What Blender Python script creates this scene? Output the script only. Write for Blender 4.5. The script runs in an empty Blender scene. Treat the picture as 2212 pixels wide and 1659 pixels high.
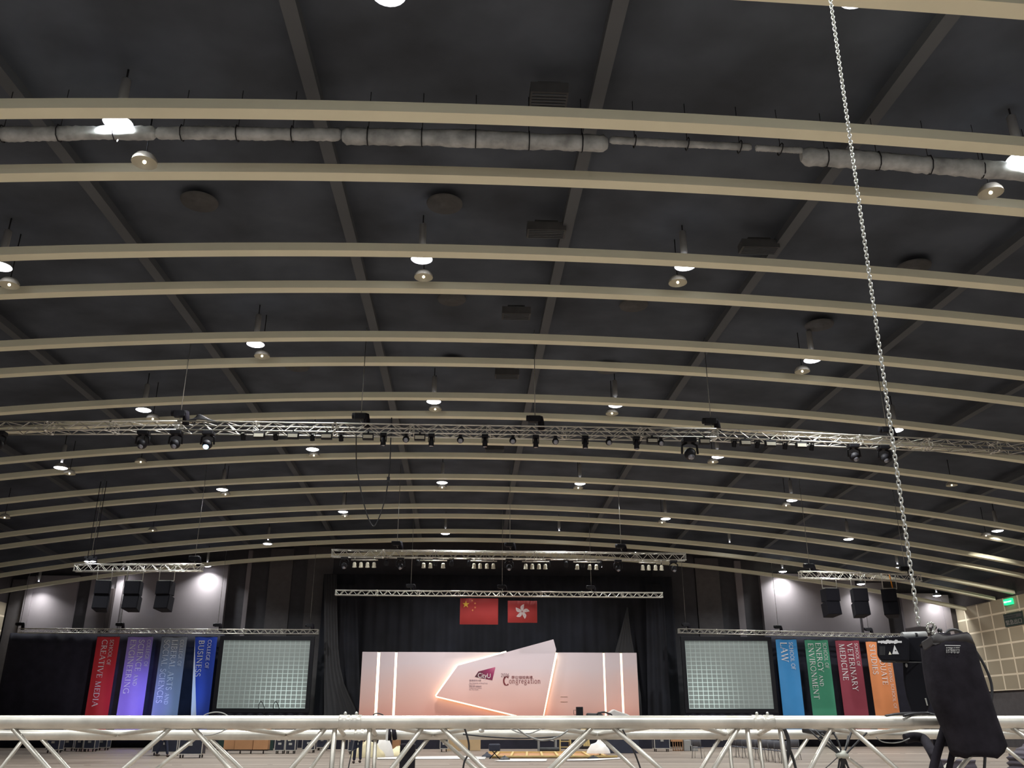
import bpy, math, random
from mathutils import Vector, Matrix, Euler
random.seed(7)
R = math.radians
scene = bpy.context.scene
COL = scene.collection

# ---------------------------------------------------------------- camera
W, H, FPX = 2212.0, 1659.0, 1890.0
PITCH, YAW, CAMH = R(21.0), R(2.913), 1.6
cam_d = bpy.data.cameras.new('camera'); cam = bpy.data.objects.new('camera', cam_d); COL.objects.link(cam)
cam_d.sensor_width = 36.0; cam_d.lens = 36.0 * FPX / W; cam_d.clip_end = 400; cam_d.clip_start = 0.05
cam.location = (0, 0, CAMH)
CROT = Matrix.Rotation(-YAW, 3, 'Z') @ Matrix.Rotation(R(90) + PITCH, 3, 'X')
cam.rotation_euler = CROT.to_euler()
scene.camera = cam
CP = Vector((0, 0, CAMH))

# ---------------------------------------------------------------- world, exposure
world = bpy.data.worlds.new('hall_air'); scene.world = world; world.use_nodes = True
bg = world.node_tree.nodes['Background']; bg.inputs[0].default_value = (0.92, 0.97, 1.0, 1); bg.inputs[1].default_value = 0.60
vs = scene.view_settings
vs.view_transform = 'Standard'; vs.look = 'None'; vs.gamma = 1.0; vs.use_curve_mapping = False; vs.exposure = 0.0
cy = scene.cycles
cy.use_denoising = True; cy.max_bounces = 6; cy.diffuse_bounces = 3; cy.glossy_bounces = 2; cy.use_light_tree = True
cy.sample_clamp_indirect = 4.0; cy.caustics_reflective = False; cy.caustics_refractive = False
LAMP_W = 370.0
LAMP_COL = (0.96, 0.98, 0.96)

def ray(px, py):
    return (CROT @ Vector(((px - W / 2) / FPX, -(py - H / 2) / FPX, -1.0))).normalized()
def atY(px, py, Y):
    d = ray(px, py); return CP + d * (Y / d.y)
def atZ(px, py, z):
    d = ray(px, py); return CP + d * ((z - CAMH) / d.z)
def atX(px, py, X):
    d = ray(px, py); return CP + d * (X / d.x)
def proj(p):
    v = CROT.transposed() @ (Vector(p) - CP)
    return (W / 2 + FPX * v.x / -v.z, H / 2 - FPX * v.y / -v.z)
def roof(X, Y):                       # underside of the arched ribs
    return CAMH + 9.54 + 0.098 * Y - 0.001366 * Y * Y - X * X / 334.0

# house lamps out of the frame, over and behind the camera (plain lights, no fixture is seen)
def house_light(p, power=LAMP_W, spread=130, size=0.5):
    ld = bpy.data.lights.new('house_light', 'AREA'); ld.shape = 'DISK'; ld.size = size
    ld.energy = power; ld.color = LAMP_COL; ld.spread = R(spread)
    o = bpy.data.objects.new('house_light', ld); COL.objects.link(o); o.location = p
    return o
for X, Y in ((-14, 4.8), (-3, 4.8), (8.5, 4.8), (18, 4.8), (-9, -1), (3, -1), (14, -1), (-3, -7), (9, -7), (-14, -7),
             (-17, 10.8), (20, 10.8), (22, 21.8), (24, 28), (-22, 16), (27, 39)):
    house_light((X, Y, roof(X, Y) - 0.05), LAMP_W * (1.7 if abs(Y - 4.8) < .1 else 1.0))

# ---------------------------------------------------------------- materials
def nodes_of(m): return m.node_tree.nodes, m.node_tree.links
def mat(name, col, rough=0.6, metal=0.0, noise=0.0, scale=3.0, bump=0.0, emit=None, estr=0.0, spec=None, detail=4.0):
    m = bpy.data.materials.new(name); m.use_nodes = True; n, l = nodes_of(m)
    b = n['Principled BSDF']; b.inputs['Base Color'].default_value = (*col, 1)
    b.inputs['Roughness'].default_value = rough; b.inputs['Metallic'].default_value = metal
    if spec is not None: b.inputs['Specular IOR Level'].default_value = spec
    if emit:
        b.inputs['Emission Color'].default_value = (*emit, 1); b.inputs['Emission Strength'].default_value = estr
    if noise or bump:
        tc = n.new('ShaderNodeTexCoord'); t = n.new('ShaderNodeTexNoise'); t.inputs['Scale'].default_value = scale
        t.inputs['Detail'].default_value = detail; l.new(tc.outputs['Object'], t.inputs['Vector'])
        if noise:
            r = n.new('ShaderNodeMapRange'); r.inputs[1].default_value = 0.3; r.inputs[2].default_value = 0.7
            r.inputs[3].default_value = 1 - noise; r.inputs[4].default_value = 1 + noise
            l.new(t.outputs['Fac'], r.inputs[0])
            v = n.new('ShaderNodeVectorMath'); v.operation = 'SCALE'; v.inputs[0].default_value = col
            l.new(r.outputs[0], v.inputs['Scale']); l.new(v.outputs[0], b.inputs['Base Color'])
        if bump:
            bp = n.new('ShaderNodeBump'); bp.inputs['Strength'].default_value = bump; bp.inputs['Distance'].default_value = 0.02
            l.new(t.outputs['Fac'], bp.inputs['Height']); l.new(bp.outputs[0], b.inputs['Normal'])
    return m
M = {}
M['rib'] = mat('cream_painted_steel', (0.92, 0.90, 0.70), 0.5, noise=0.04, scale=0.7)
M['ceil'] = mat('black_ceiling_paint', (0.070, 0.084, 0.110), 0.95, noise=0.35, scale=0.5)
M['purlin'] = mat('grey_purlin_paint', (0.095, 0.105, 0.120), 0.7)
M['duct'] = mat('dull_duct_sheet', (0.075, 0.076, 0.08), 0.7, noise=0.2)
M['fabric'] = mat('off_white_fabric', (0.40, 0.42, 0.43), 0.9, noise=0.35, scale=3.5, bump=1.0, detail=8)
M['alu'] = mat('aluminium_tube', (0.78, 0.76, 0.70), 0.36, 0.75, noise=0.10, scale=8)
M['alu_near'] = mat('worn_aluminium_tube', (0.62, 0.59, 0.53), 0.36, 0.5, noise=0.2, scale=9, bump=0.05, detail=8)
M['steel'] = mat('galvanised_steel', (0.70, 0.70, 0.66), 0.30, 0.9, noise=0.1, scale=20)
M['black'] = mat('black_powder_coat', (0.012, 0.012, 0.016), 0.6, spec=0.25)
M['rubber'] = mat('black_rubber_cable', (0.02, 0.02, 0.024), 0.45)
M['greycable'] = mat('grey_cable_jacket', (0.28, 0.28, 0.27), 0.5)
M['bag'] = mat('black_canvas', (0.017, 0.015, 0.020), 0.9, noise=0.3, scale=14, bump=0.25, spec=0.1)
M['bagtop'] = mat('washed_canvas_band', (0.038, 0.034, 0.035), 0.85, noise=0.2, scale=20)
M['drape'] = mat('black_drape_cloth', (0.020, 0.020, 0.034), 0.95, noise=0.2, scale=2)
M['curtain'] = mat('black_stage_curtain', (0.012, 0.013, 0.020), 0.9, noise=0.4, scale=0.6)
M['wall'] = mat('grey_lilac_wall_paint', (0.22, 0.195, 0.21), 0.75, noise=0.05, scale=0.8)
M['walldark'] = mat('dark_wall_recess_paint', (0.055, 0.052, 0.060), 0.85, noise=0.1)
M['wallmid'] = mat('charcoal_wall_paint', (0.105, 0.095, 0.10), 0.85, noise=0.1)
M['whiteplastic'] = mat('white_plastic', (0.8, 0.8, 0.78), 0.5)
M['lampgrey'] = mat('grey_lamp_housing', (0.36, 0.36, 0.36), 0.5, 0.2)
M['lampon'] = mat('glowing_lamp_lens', (1, 1, 1), 0.5, emit=(0.93, 0.93, 1.0), estr=14.0)
M['lampspark'] = mat('small_warm_lamp_glow', (1, 1, 1), 0.5, emit=(1.0, 0.86, 0.55), estr=3.5)
M['domeoff'] = mat('milky_lamp_dome', (0.50, 0.48, 0.42), 0.35)
M['bar'] = mat('frosted_fixture_front', (0.62, 0.60, 0.50), 0.6)
M['parwhite'] = mat('cream_par_can', (0.80, 0.76, 0.62), 0.45)
M['lens'] = mat('glassy_fixture_lens', (0.28, 0.29, 0.34), 0.12, 0.6)
M['lenslit'] = mat('blue_lit_fixture_lens', (0.3, 0.5, 0.9), 0.2, emit=(0.35, 0.65, 1.0), estr=5.0)
M['orange'] = mat('orange_webbing', (0.85, 0.30, 0.02), 0.7)
M['led'] = mat('warm_led_strip', (1, 0.95, 0.8), 0.5, emit=(1.0, 0.80, 0.50), estr=2.6)
M['red'] = mat('red_flag_cloth', (0.42, 0.042, 0.042), 0.8, noise=0.06, scale=1)
M['yellow'] = mat('yellow_star_cloth', (0.80, 0.52, 0.07), 0.8)
M['yellow2'] = mat('pale_orange_star_cloth', (0.80, 0.33, 0.12), 0.8)
M['petal'] = mat('pale_petal_cloth', (0.62, 0.54, 0.55), 0.8)
M['case'] = mat('blue_black_case_laminate', (0.020, 0.024, 0.045), 0.5, noise=0.15)
M['casewood'] = mat('orange_brown_plywood', (0.52, 0.27, 0.13), 0.7, noise=0.08, scale=1.5)
M['ply'] = mat('pale_plywood', (0.66, 0.47, 0.27), 0.7, noise=0.08, scale=1.5)
M['pine'] = mat('yellow_pine_timber', (0.70, 0.52, 0.22), 0.65, noise=0.1)
M['sheet'] = mat('white_plastic_sheet', (0.85, 0.82, 0.80), 0.6, noise=0.04)
M['cream'] = mat('cream_plastic_wrap', (0.80, 0.70, 0.45), 0.6, noise=0.12)
M['brown'] = mat('brown_cardboard', (0.36, 0.20, 0.11), 0.8, noise=0.12)
M['chair'] = mat('grey_chair_shell', (0.10, 0.10, 0.12), 0.6)
M['jeans'] = mat('dark_blue_workwear', (0.016, 0.020, 0.045), 0.85)
M['skin'] = mat('skin', (0.50, 0.30, 0.20), 0.6)
M['hair'] = mat('black_hair', (0.012, 0.010, 0.010), 0.6)
M['shoe'] = mat('dark_shoe_leather', (0.05, 0.035, 0.03), 0.6)
M['green'] = mat('dark_green_board', (0.02, 0.05, 0.045), 0.6)
M['tape'] = mat('white_floor_tape', (0.74, 0.66, 0.58), 0.7)
M['letter'] = mat('white_banner_letter', (0.72, 0.72, 0.74), 0.7)
M['letter2'] = mat('faded_banner_letter', (0.62, 0.40, 0.30), 0.7)
M['darkred'] = mat('dark_red_print', (0.20, 0.025, 0.03), 0.7)
M['plum'] = mat('plum_print', (0.13, 0.035, 0.05), 0.7)
M['maroonprint'] = mat('magenta_print', (0.33, 0.035, 0.12), 0.7)
M['greyprint'] = mat('grey_small_print', (0.32, 0.22, 0.26), 0.7)
M['exitgreen'] = mat('green_lit_sign', (0, 0.4, 0.15), 0.4, emit=(0.02, 0.75, 0.30), estr=1.3)
M['exitwhite'] = mat('white_lit_sign_symbol', (1, 1, 1), 0.4, emit=(0.75, 1.0, 0.88), estr=1.6)
M['signdark'] = mat('dark_green_sign', (0.022, 0.040, 0.036), 0.7)
M['signtext'] = mat('pale_sign_letter', (0.30, 0.28, 0.27), 0.7)
M['ribbed'] = mat('dark_purple_grey_cloth', (0.055, 0.045, 0.060), 0.8)
M['gaffer'] = mat('white_cloth_tape', (0.55, 0.56, 0.50), 0.7)
M['greycloth'] = mat('dark_grey_cloth', (0.045, 0.045, 0.05), 0.9)
M['hoist'] = mat('black_hoist_casting', (0.008, 0.008, 0.012), 0.75, spec=0.15)
M['rust'] = mat('dark_brown_steel', (0.028, 0.019, 0.019), 0.7)

def floor_mat():
    m = bpy.data.materials.new('polished_concrete_floor'); m.use_nodes = True; n, l = nodes_of(m)
    b = n['Principled BSDF']; b.inputs['Roughness'].default_value = 0.5
    tc = n.new('ShaderNodeTexCoord'); mp = n.new('ShaderNodeMapping'); mp.inputs['Scale'].default_value = (0.08, 1.0, 1)
    t = n.new('ShaderNodeTexNoise'); t.inputs['Scale'].default_value = 0.7; t.inputs['Detail'].default_value = 5
    cr = n.new('ShaderNodeValToRGB'); cr.color_ramp.elements[0].position = 0.35; cr.color_ramp.elements[1].position = 0.68
    cr.color_ramp.elements[0].color = (0.185, 0.145, 0.12, 1); cr.color_ramp.elements[1].color = (0.30, 0.245, 0.20, 1)
    l.new(tc.outputs['Object'], mp.inputs[0]); l.new(mp.outputs[0], t.inputs['Vector']); l.new(t.outputs['Fac'], cr.inputs[0])
    l.new(cr.outputs[0], b.inputs['Base Color']); return m
M['floor'] = floor_mat()

def tile_mat():          # acoustic panels, pale joints (wall runs along Y: object Y and Z)
    m = bpy.data.materials.new('acoustic_panel_wall'); m.use_nodes = True; n, l = nodes_of(m)
    b = n['Principled BSDF']; b.inputs['Roughness'].default_value = 0.8
    tc = n.new('ShaderNodeTexCoord'); sx = n.new('ShaderNodeSeparateXYZ'); l.new(tc.outputs['Object'], sx.inputs[0])
    def joint(sock, size, w):
        a = n.new('ShaderNodeMath'); a.operation = 'DIVIDE'; l.new(sock, a.inputs[0]); a.inputs[1].default_value = size
        f = n.new('ShaderNodeMath'); f.operation = 'FRACT'; l.new(a.outputs[0], f.inputs[0])
        s = n.new('ShaderNodeMath'); s.operation = 'SUBTRACT'; l.new(f.outputs[0], s.inputs[0]); s.inputs[1].default_value = 0.5
        ab = n.new('ShaderNodeMath'); ab.operation = 'ABSOLUTE'; l.new(s.outputs[0], ab.inputs[0])
        g = n.new('ShaderNodeMath'); g.operation = 'GREATER_THAN'; l.new(ab.outputs[0], g.inputs[0]); g.inputs[1].default_value = 0.5 - w
        return g.outputs[0]
    mx = n.new('ShaderNodeMath'); mx.operation = 'MAXIMUM'
    l.new(joint(sx.outputs['Y'], 1.55, 0.045), mx.inputs[0]); l.new(joint(sx.outputs['Z'], 0.93, 0.06), mx.inputs[1])
    mix = n.new('ShaderNodeMix'); mix.data_type = 'RGBA'
    mix.inputs[6].default_value = (0.40, 0.34, 0.25, 1); mix.inputs[7].default_value = (0.85, 0.74, 0.58, 1)
    l.new(mx.outputs[0], mix.inputs[0]); l.new(mix.outputs[2], b.inputs['Base Color']); return m
M['tiles'] = tile_mat()

def print_mat():         # backdrop print: lilac grey above running into salmon red below
    m = bpy.data.materials.new('printed_sunset_gradient'); m.use_nodes = True; n, l = nodes_of(m)
    b = n['Principled BSDF']; b.inputs['Roughness'].default_value = 0.75
    g = n.new('ShaderNodeNewGeometry'); sx = n.new('ShaderNodeSeparateXYZ'); l.new(g.outputs['Position'], sx.inputs[0])
    r = n.new('ShaderNodeMapRange'); r.inputs[1].default_value = 1.0; r.inputs[2].default_value = 6.6; l.new(sx.outputs['Z'], r.inputs[0])
    ns = n.new('ShaderNodeTexNoise'); ns.inputs['Scale'].default_value = 0.25; l.new(g.outputs['Position'], ns.inputs['Vector'])
    ad = n.new('ShaderNodeMath'); ad.operation = 'MULTIPLY_ADD'; l.new(ns.outputs['Fac'], ad.inputs[0]); ad.inputs[1].default_value = 0.25; l.new(r.outputs[0], ad.inputs[2])
    cr = n.new('ShaderNodeValToRGB'); e = cr.color_ramp.elements
    e[0].position = 0.1; e[0].color = (0.95, 0.36, 0.27, 1); e[1].position = 1.0; e[1].color = (0.78, 0.68, 0.73, 1)
    x = e.new(0.38); x.color = (0.93, 0.54, 0.46, 1); x = e.new(0.62); x.color = (0.86, 0.61, 0.58, 1); x = e.new(0.8); x.color = (0.80, 0.67, 0.70, 1)
    l.new(ad.outputs[0], cr.inputs[0]); l.new(cr.outputs[0], b.inputs['Base Color']); return m
M['print'] = print_mat()

def screen_mat(name, hx, hz, cols, rows, x0, x1, z0, z1):   # rear-projected grid test image, its bright spot painted into the emission around (hx, hz)
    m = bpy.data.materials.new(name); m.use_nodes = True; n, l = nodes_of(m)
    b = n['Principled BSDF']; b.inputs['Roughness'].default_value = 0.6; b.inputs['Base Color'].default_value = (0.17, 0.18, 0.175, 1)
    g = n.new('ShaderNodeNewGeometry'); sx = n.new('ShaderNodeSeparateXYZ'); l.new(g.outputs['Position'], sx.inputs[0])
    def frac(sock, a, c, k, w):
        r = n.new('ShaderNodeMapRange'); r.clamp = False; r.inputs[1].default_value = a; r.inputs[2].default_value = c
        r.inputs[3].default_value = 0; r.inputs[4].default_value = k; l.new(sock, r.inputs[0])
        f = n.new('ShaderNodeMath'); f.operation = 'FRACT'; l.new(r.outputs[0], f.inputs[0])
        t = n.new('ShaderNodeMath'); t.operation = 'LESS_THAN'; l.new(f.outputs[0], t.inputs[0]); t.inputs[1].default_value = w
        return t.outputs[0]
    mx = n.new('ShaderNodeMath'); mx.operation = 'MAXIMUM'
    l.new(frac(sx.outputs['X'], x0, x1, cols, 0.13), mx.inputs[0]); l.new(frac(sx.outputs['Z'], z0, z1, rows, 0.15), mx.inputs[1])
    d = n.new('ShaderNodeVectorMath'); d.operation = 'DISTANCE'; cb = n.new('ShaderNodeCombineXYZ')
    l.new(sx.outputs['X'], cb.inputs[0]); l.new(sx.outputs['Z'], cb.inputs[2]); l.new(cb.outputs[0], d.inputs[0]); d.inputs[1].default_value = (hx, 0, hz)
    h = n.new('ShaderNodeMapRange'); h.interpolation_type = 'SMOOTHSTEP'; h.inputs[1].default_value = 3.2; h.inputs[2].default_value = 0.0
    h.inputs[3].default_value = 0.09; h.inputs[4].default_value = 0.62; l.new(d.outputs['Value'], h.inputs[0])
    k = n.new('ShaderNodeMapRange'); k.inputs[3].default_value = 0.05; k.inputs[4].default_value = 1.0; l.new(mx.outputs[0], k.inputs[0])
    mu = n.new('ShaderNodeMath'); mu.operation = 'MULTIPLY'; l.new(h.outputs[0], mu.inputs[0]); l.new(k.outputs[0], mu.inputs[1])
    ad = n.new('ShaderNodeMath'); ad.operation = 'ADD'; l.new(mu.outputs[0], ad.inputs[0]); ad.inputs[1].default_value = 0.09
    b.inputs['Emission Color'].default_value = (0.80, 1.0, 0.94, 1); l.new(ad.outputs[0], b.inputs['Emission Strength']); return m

# ---------------------------------------------------------------- mesh helpers
class MB:
    def __init__(s): s.v = []; s.f = []; s.sm = []
    def face(s, idx, smooth=False): s.f.append(idx); s.sm.append(smooth)
    def box(s, c, d, rot=None):
        c = Vector(c); n = len(s.v); r = rot if rot is not None else Matrix.Identity(3)
        for z in (-1, 1):
            for y in (-1, 1):
                for x in (-1, 1): s.v.append(c + r @ Vector((x * d[0] / 2, y * d[1] / 2, z * d[2] / 2)))
        for q in ((0, 2, 3, 1), (4, 5, 7, 6), (0, 1, 5, 4), (2, 6, 7, 3), (0, 4, 6, 2), (1, 3, 7, 5)): s.face([n + i for i in q])
        return s
    def hull8(s, p):     # eight corners, same order as box
        n = len(s.v); s.v += [Vector(q) for q in p]
        for q in ((0, 2, 3, 1), (4, 5, 7, 6), (0, 1, 5, 4), (2, 6, 7, 3), (0, 4, 6, 2), (1, 3, 7, 5)): s.face([n + i for i in q])
        return s
    def tube(s, pts, r, n=8, cap=True, radii=None):
        pts = [Vector(p) for p in pts]; base = len(s.v); k = len(pts); up = None
        for i, p in enumerate(pts):
            t = (pts[min(i + 1, k - 1)] - pts[max(i - 1, 0)]).normalized()
            if up is None:
                up = Vector((0, 0, 1)) if abs(t.z) < 0.9 else Vector((1, 0, 0))
            a = t.cross(up).normalized(); b = a.cross(t).normalized(); up = b
            rr = radii[i] if radii else r
            for j in range(n):
                w = 2 * math.pi * j / n; s.v.append(p + a * math.cos(w) * rr + b * math.sin(w) * rr)
        for i in range(k - 1):
            for j in range(n):
                a0 = base + i * n + j; a1 = base + i * n + (j + 1) % n
                s.face([a0, a1, a1 + n, a0 + n], True)
        if cap:
            s.face([base + j for j in range(n)][::-1]); s.face([base + (k - 1) * n + j for j in range(n)])
        return s
    def lathe(s, prof, c=(0, 0, 0), n=20, rot=None):
        c = Vector(c); base = len(s.v); r = rot if rot is not None else Matrix.Identity(3)
        for (rad, z) in prof:
            for j in range(n):
                w = 2 * math.pi * j / n; s.v.append(c + r @ Vector((rad * math.cos(w), rad * math.sin(w), z)))
        for i in range(len(prof) - 1):
            for j in range(n):
                a = base + i * n + j; b = base + i * n + (j + 1) % n; s.face([a, b, b + n, a + n], True)
        return s
    def ball(s, c, r, n=12, m=8, sc=(1, 1, 1)):
        prof = [(max(1e-4, r * math.sin(math.pi * i / m)), -r * math.cos(math.pi * i / m)) for i in range(m + 1)]
        b = len(s.v); s.lathe(prof, (0, 0, 0), n)
        for i in range(b, len(s.v)): v = s.v[i]; s.v[i] = Vector(c) + Vector((v.x * sc[0], v.y * sc[1], v.z * sc[2]))
        return s
    def prism(s, poly, y0, y1):      # polygon in X,Z extruded along Y
        n = len(s.v); k = len(poly)
        for (x, z) in poly: s.v.append(Vector((x, y0, z)))
        for (x, z) in poly: s.v.append(Vector((x, y1, z)))
        s.face(list(range(n, n + k))); s.face(list(range(n + 2 * k - 1, n + k - 1, -1)))
        for i in range(k): j = (i + 1) % k; s.face([n + j, n + i, n + k + i, n + k + j])
        return s
    def build(s, name, m, parent=None, loc=None, bevel=0.0):
        me = bpy.data.meshes.new(name); me.from_pydata([tuple(v) for v in s.v], [], s.f); me.update()
        for p, q in zip(me.polygons, s.sm): p.use_smooth = q
        me.materials.append(M[m] if isinstance(m, str) else m)
        o = bpy.data.objects.new(name, me); COL.objects.link(o)
        if parent is not None:
            o.parent = parent
            if loc is None: o.location = -parent.location      # meshes given in world coordinates
        if loc is not None: o.location = loc
        if bevel:
            bv = o.modifiers.new('bevel', 'BEVEL'); bv.width = bevel; bv.segments = 2; bv.limit_method = 'ANGLE'
        return o
def tag(o, label=None, cat=None, group=None, kind=None):
    if label: o['label'] = label
    if cat: o['category'] = cat
    if group: o['group'] = group
    if kind: o['kind'] = kind
    return o
def empty(name, loc, label, cat, group=None):
    o = bpy.data.objects.new(name, None); COL.objects.link(o); o.location = loc; o.empty_display_size = 0.2
    return tag(o, label, cat, group)
def sub(o, part):
    o.parent = part; o.location = (0, 0, 0); return o
def nest(root, holder, names):
    kids = children(root); h = [c for c in kids if c.name.split('.')[0] == holder]
    if h:
        for c in kids:
            if c.name.split('.')[0] in names: sub(c, h[0])
def children(o): return [c for c in COL.objects if c.parent == o]
def copy_tree(o, loc=None, rotz=None, label=None, parent=None, kids=None):
    c = o.copy(); COL.objects.link(c)
    if parent is not None: c.parent = parent
    if loc is not None: c.location = loc
    if rotz is not None: c.rotation_euler = (0, 0, rotz)
    if label: c['label'] = label
    for ch in children(o): copy_tree(ch, parent=c)
    return c
ORD = ['first', 'second', 'third', 'fourth', 'fifth', 'sixth', 'seventh', 'eighth', 'ninth', 'tenth', 'eleventh', 'twelfth', 'thirteenth', 'fourteenth', 'fifteenth', 'sixteenth', 'seventeenth', 'eighteenth', 'nineteenth', 'twentieth', 'twenty-first', 'twenty-second', 'twenty-third', 'twenty-fourth']
def arc(p0, p1, sag, n=14, up=Vector((0, 0, 1))):
    p0, p1 = Vector(p0), Vector(p1)
    return [p0.lerp(p1, i / n) - up * sag * 4 * (i / n) * (1 - i / n) for i in range(n + 1)]
def spline(pts, k=6):
    pts = [Vector(p) for p in pts]; out = []
    P = [pts[0]] + pts + [pts[-1]]
    for i in range(1, len(P) - 2):
        a, b, c, d = P[i - 1], P[i], P[i + 1], P[i + 2]
        for j in range(k):
            t = j / k
            out.append(0.5 * ((2 * b) + (c - a) * t + (2 * a - 5 * b + 4 * c - d) * t * t + (3 * b - a - 3 * c + d) * t ** 3))
    out.append(pts[-1]); return out

# ---------------------------------------------------------------- shell of the hall
YB = 61.2                                         # back wall
XR = atY(2078, 1400, YB).x; XL = atY(12, 1320, YB).x
GZ = 0.0
f = MB(); f.box(((XL + XR) / 2, 24, -0.1), (XR - XL + 4, 84, 0.2)).build('floor', 'floor'); tag(COL.objects['floor'], kind='structure')
c = MB(); NX, NY = 24, 22
for i in range(NX + 1):
    for j in range(NY + 1):
        X = XL - 2 + (XR - XL + 4) * i / NX; Y = -14 + (YB + 15) * j / NY
        c.v.append(Vector((X, Y, roof(X, Y) + 1.5)))
for i in range(NX):
    for j in range(NY):
        a = i * (NY + 1) + j; c.face([a, a + 1, a + NY + 2, a + NY + 1], True)
tag(c.build('ceiling', 'ceil'), kind='structure')

# back wall: full dark plane with painted panels standing proud of it
zt = lambda X: roof(X, YB) + 1.6
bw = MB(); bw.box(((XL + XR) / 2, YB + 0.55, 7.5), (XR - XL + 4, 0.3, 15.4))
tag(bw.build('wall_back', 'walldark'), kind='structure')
def wall_panel(xa, xb, m, proud, name='wall_back_panel', z1=None):
    a = atY(xa, 1320, YB).x; b = atY(xb, 1320, YB).x; zz = z1 or (min(roof(a, YB), roof(b, YB)) + 1.2)
    w = MB(); w.box(((a + b) / 2, YB + 0.4 - proud / 2, zz / 2), (b - a, proud, zz))
    tag(w.build(name, m), kind='structure')
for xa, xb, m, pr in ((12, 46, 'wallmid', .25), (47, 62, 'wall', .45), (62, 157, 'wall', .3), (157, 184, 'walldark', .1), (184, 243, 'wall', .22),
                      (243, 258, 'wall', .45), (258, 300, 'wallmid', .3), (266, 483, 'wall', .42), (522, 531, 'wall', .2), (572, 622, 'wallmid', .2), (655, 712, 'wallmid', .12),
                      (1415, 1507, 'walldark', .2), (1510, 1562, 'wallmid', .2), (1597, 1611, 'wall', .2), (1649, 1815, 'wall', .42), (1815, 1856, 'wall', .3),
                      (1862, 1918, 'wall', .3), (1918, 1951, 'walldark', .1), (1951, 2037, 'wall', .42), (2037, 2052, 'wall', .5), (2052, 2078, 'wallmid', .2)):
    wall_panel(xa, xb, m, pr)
# dark steel stanchion in front of the left wall
for xa, nm in ((236, 'wall_back_trim'),):
    w = MB(); p = atY(xa, 1320, YB - 0.2); w.box((p.x, YB - 0.2, 4.9), (0.28, 0.3, 9.8)); tag(w.build(nm, 'rust'), kind='structure')
# side walls
zlo = atY(2125, 1494, YB).z * 1.0; zhi = atY(2078, 1316, YB).z
zlo = atX(2125, 1494, XR).z
def side(X, sgn, name, th=0.3):
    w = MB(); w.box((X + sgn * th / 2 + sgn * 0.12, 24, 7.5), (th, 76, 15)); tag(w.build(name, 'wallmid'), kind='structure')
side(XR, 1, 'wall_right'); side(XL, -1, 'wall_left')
for X, s, nm in ((XR, 1, 'wall_right_panelling'), (XL, -1, 'wall_left_panelling')):
    w = MB(); w.box((0, 0, (zhi - zlo) / 2), (0.14, 58, zhi - zlo)); o = w.build(nm, 'tiles'); o.location = (X + s * 0.07, YB - 0.05 - 29, zlo); tag(o, kind='structure')

# ---------------------------------------------------------------- roof ribs, purlins
RIBY = []
for i in range(-1, 9):
    y0 = 13.86 + 5.775 * i; RIBY += [y0, y0 + 2.195]
RIBY = [y for y in RIBY if y < YB - 0.6]
for k, y in enumerate(RIBY):
    rib = empty('roof_rib', (0, y, roof(0, y)), 'cream curved steel roof rib, %s from the stage end' % ORD[len(RIBY) - 1 - k], 'roof rib', 'paired curved roof ribs')
    b = MB(); N = 56
    for i in range(N + 1):
        X = XL + (XR - XL) * i / N; z = roof(X, y)
        for (dy, dz) in ((-0.31, 0), (0, 0), (0, 0.22), (-0.31, 0.22)): b.v.append(Vector((X, y + dy, z + dz)))
    for i in range(N):
        for j in range(4):
            a = i * 4 + j; c2 = i * 4 + (j + 1) % 4; b.face([a, c2, c2 + 4, a + 4])
    b.face([0, 3, 2, 1]); b.face([4 * N + j for j in range(4)])
    b.build('rib_beam', 'rib', rib)
for n_, X in enumerate((-26.1, -20.4, -14.7, -9.0, -3.25, 2.45, 8.15, 13.9, 19.6, 25.3, 31.0)):
    if X > XR - 1: continue
    b = MB(); ys = [3 + (YB - 4) * i / 30 for i in range(31)]
    for y in ys:
        z = roof(X, y) + 1.0
        for (dx, dz) in ((-.14, 0), (.14, 0), (.14, .22), (-.14, .22)): b.v.append(Vector((X + dx, y, z + dz)))
    for i in range(30):
        for j in range(4):
            a = i * 4 + j; c2 = i * 4 + (j + 1) % 4; b.face([a, a + 4, c2 + 4, c2])
    tag(b.build('roof_purlin', 'purlin'), 'grey lengthwise roof purlin above the ribs, %s from the left wall' % ORD[n_], 'purlin', 'lengthwise roof purlins')
# dull service ducts and round diffusers hung in the dark of the roof
for i, (px, py, w, d) in enumerate(((1115, 716, .9, .5), (1095, 849, .9, .5), (1185, 216, .75, .5), (1180, 527, 1.0, .45), (1068, 1004, .9, .5), (1640, 552, 1.0, .4))):
    p = atZ(px, py - 8, 13.2); b = MB(); b.box((0, 0, 0.12), (w, d, .24)); b.box((0, 0, 0.29), (w * .6, d * .6, .1))
    o = b.build('air_grille_box', 'duct', loc=(p.x, p.y, roof(p.x, p.y) + .85)); 
    b2 = MB()
    for t in range(5): b2.box((0, -d * .36 + t * d * .18, -0.01), (w * .9, d * .06, .03))
    b2.build('louvre', 'purlin', o, loc=(0, 0, 0))
    tag(o, 'dull grey air grille box in the dark roof, %s nearest the camera' % ORD[{1185: 0, 1180: 1, 1640: 2, 1115: 3, 1095: 4, 1068: 5}[px]], 'air grille', 'air grille boxes in the roof')
dif = [(960, 455), (1972, 565), (975, 672), (1370, 680), (1770, 705), (978, 813), (1315, 822), (430, 440), (640, 815)]
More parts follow.
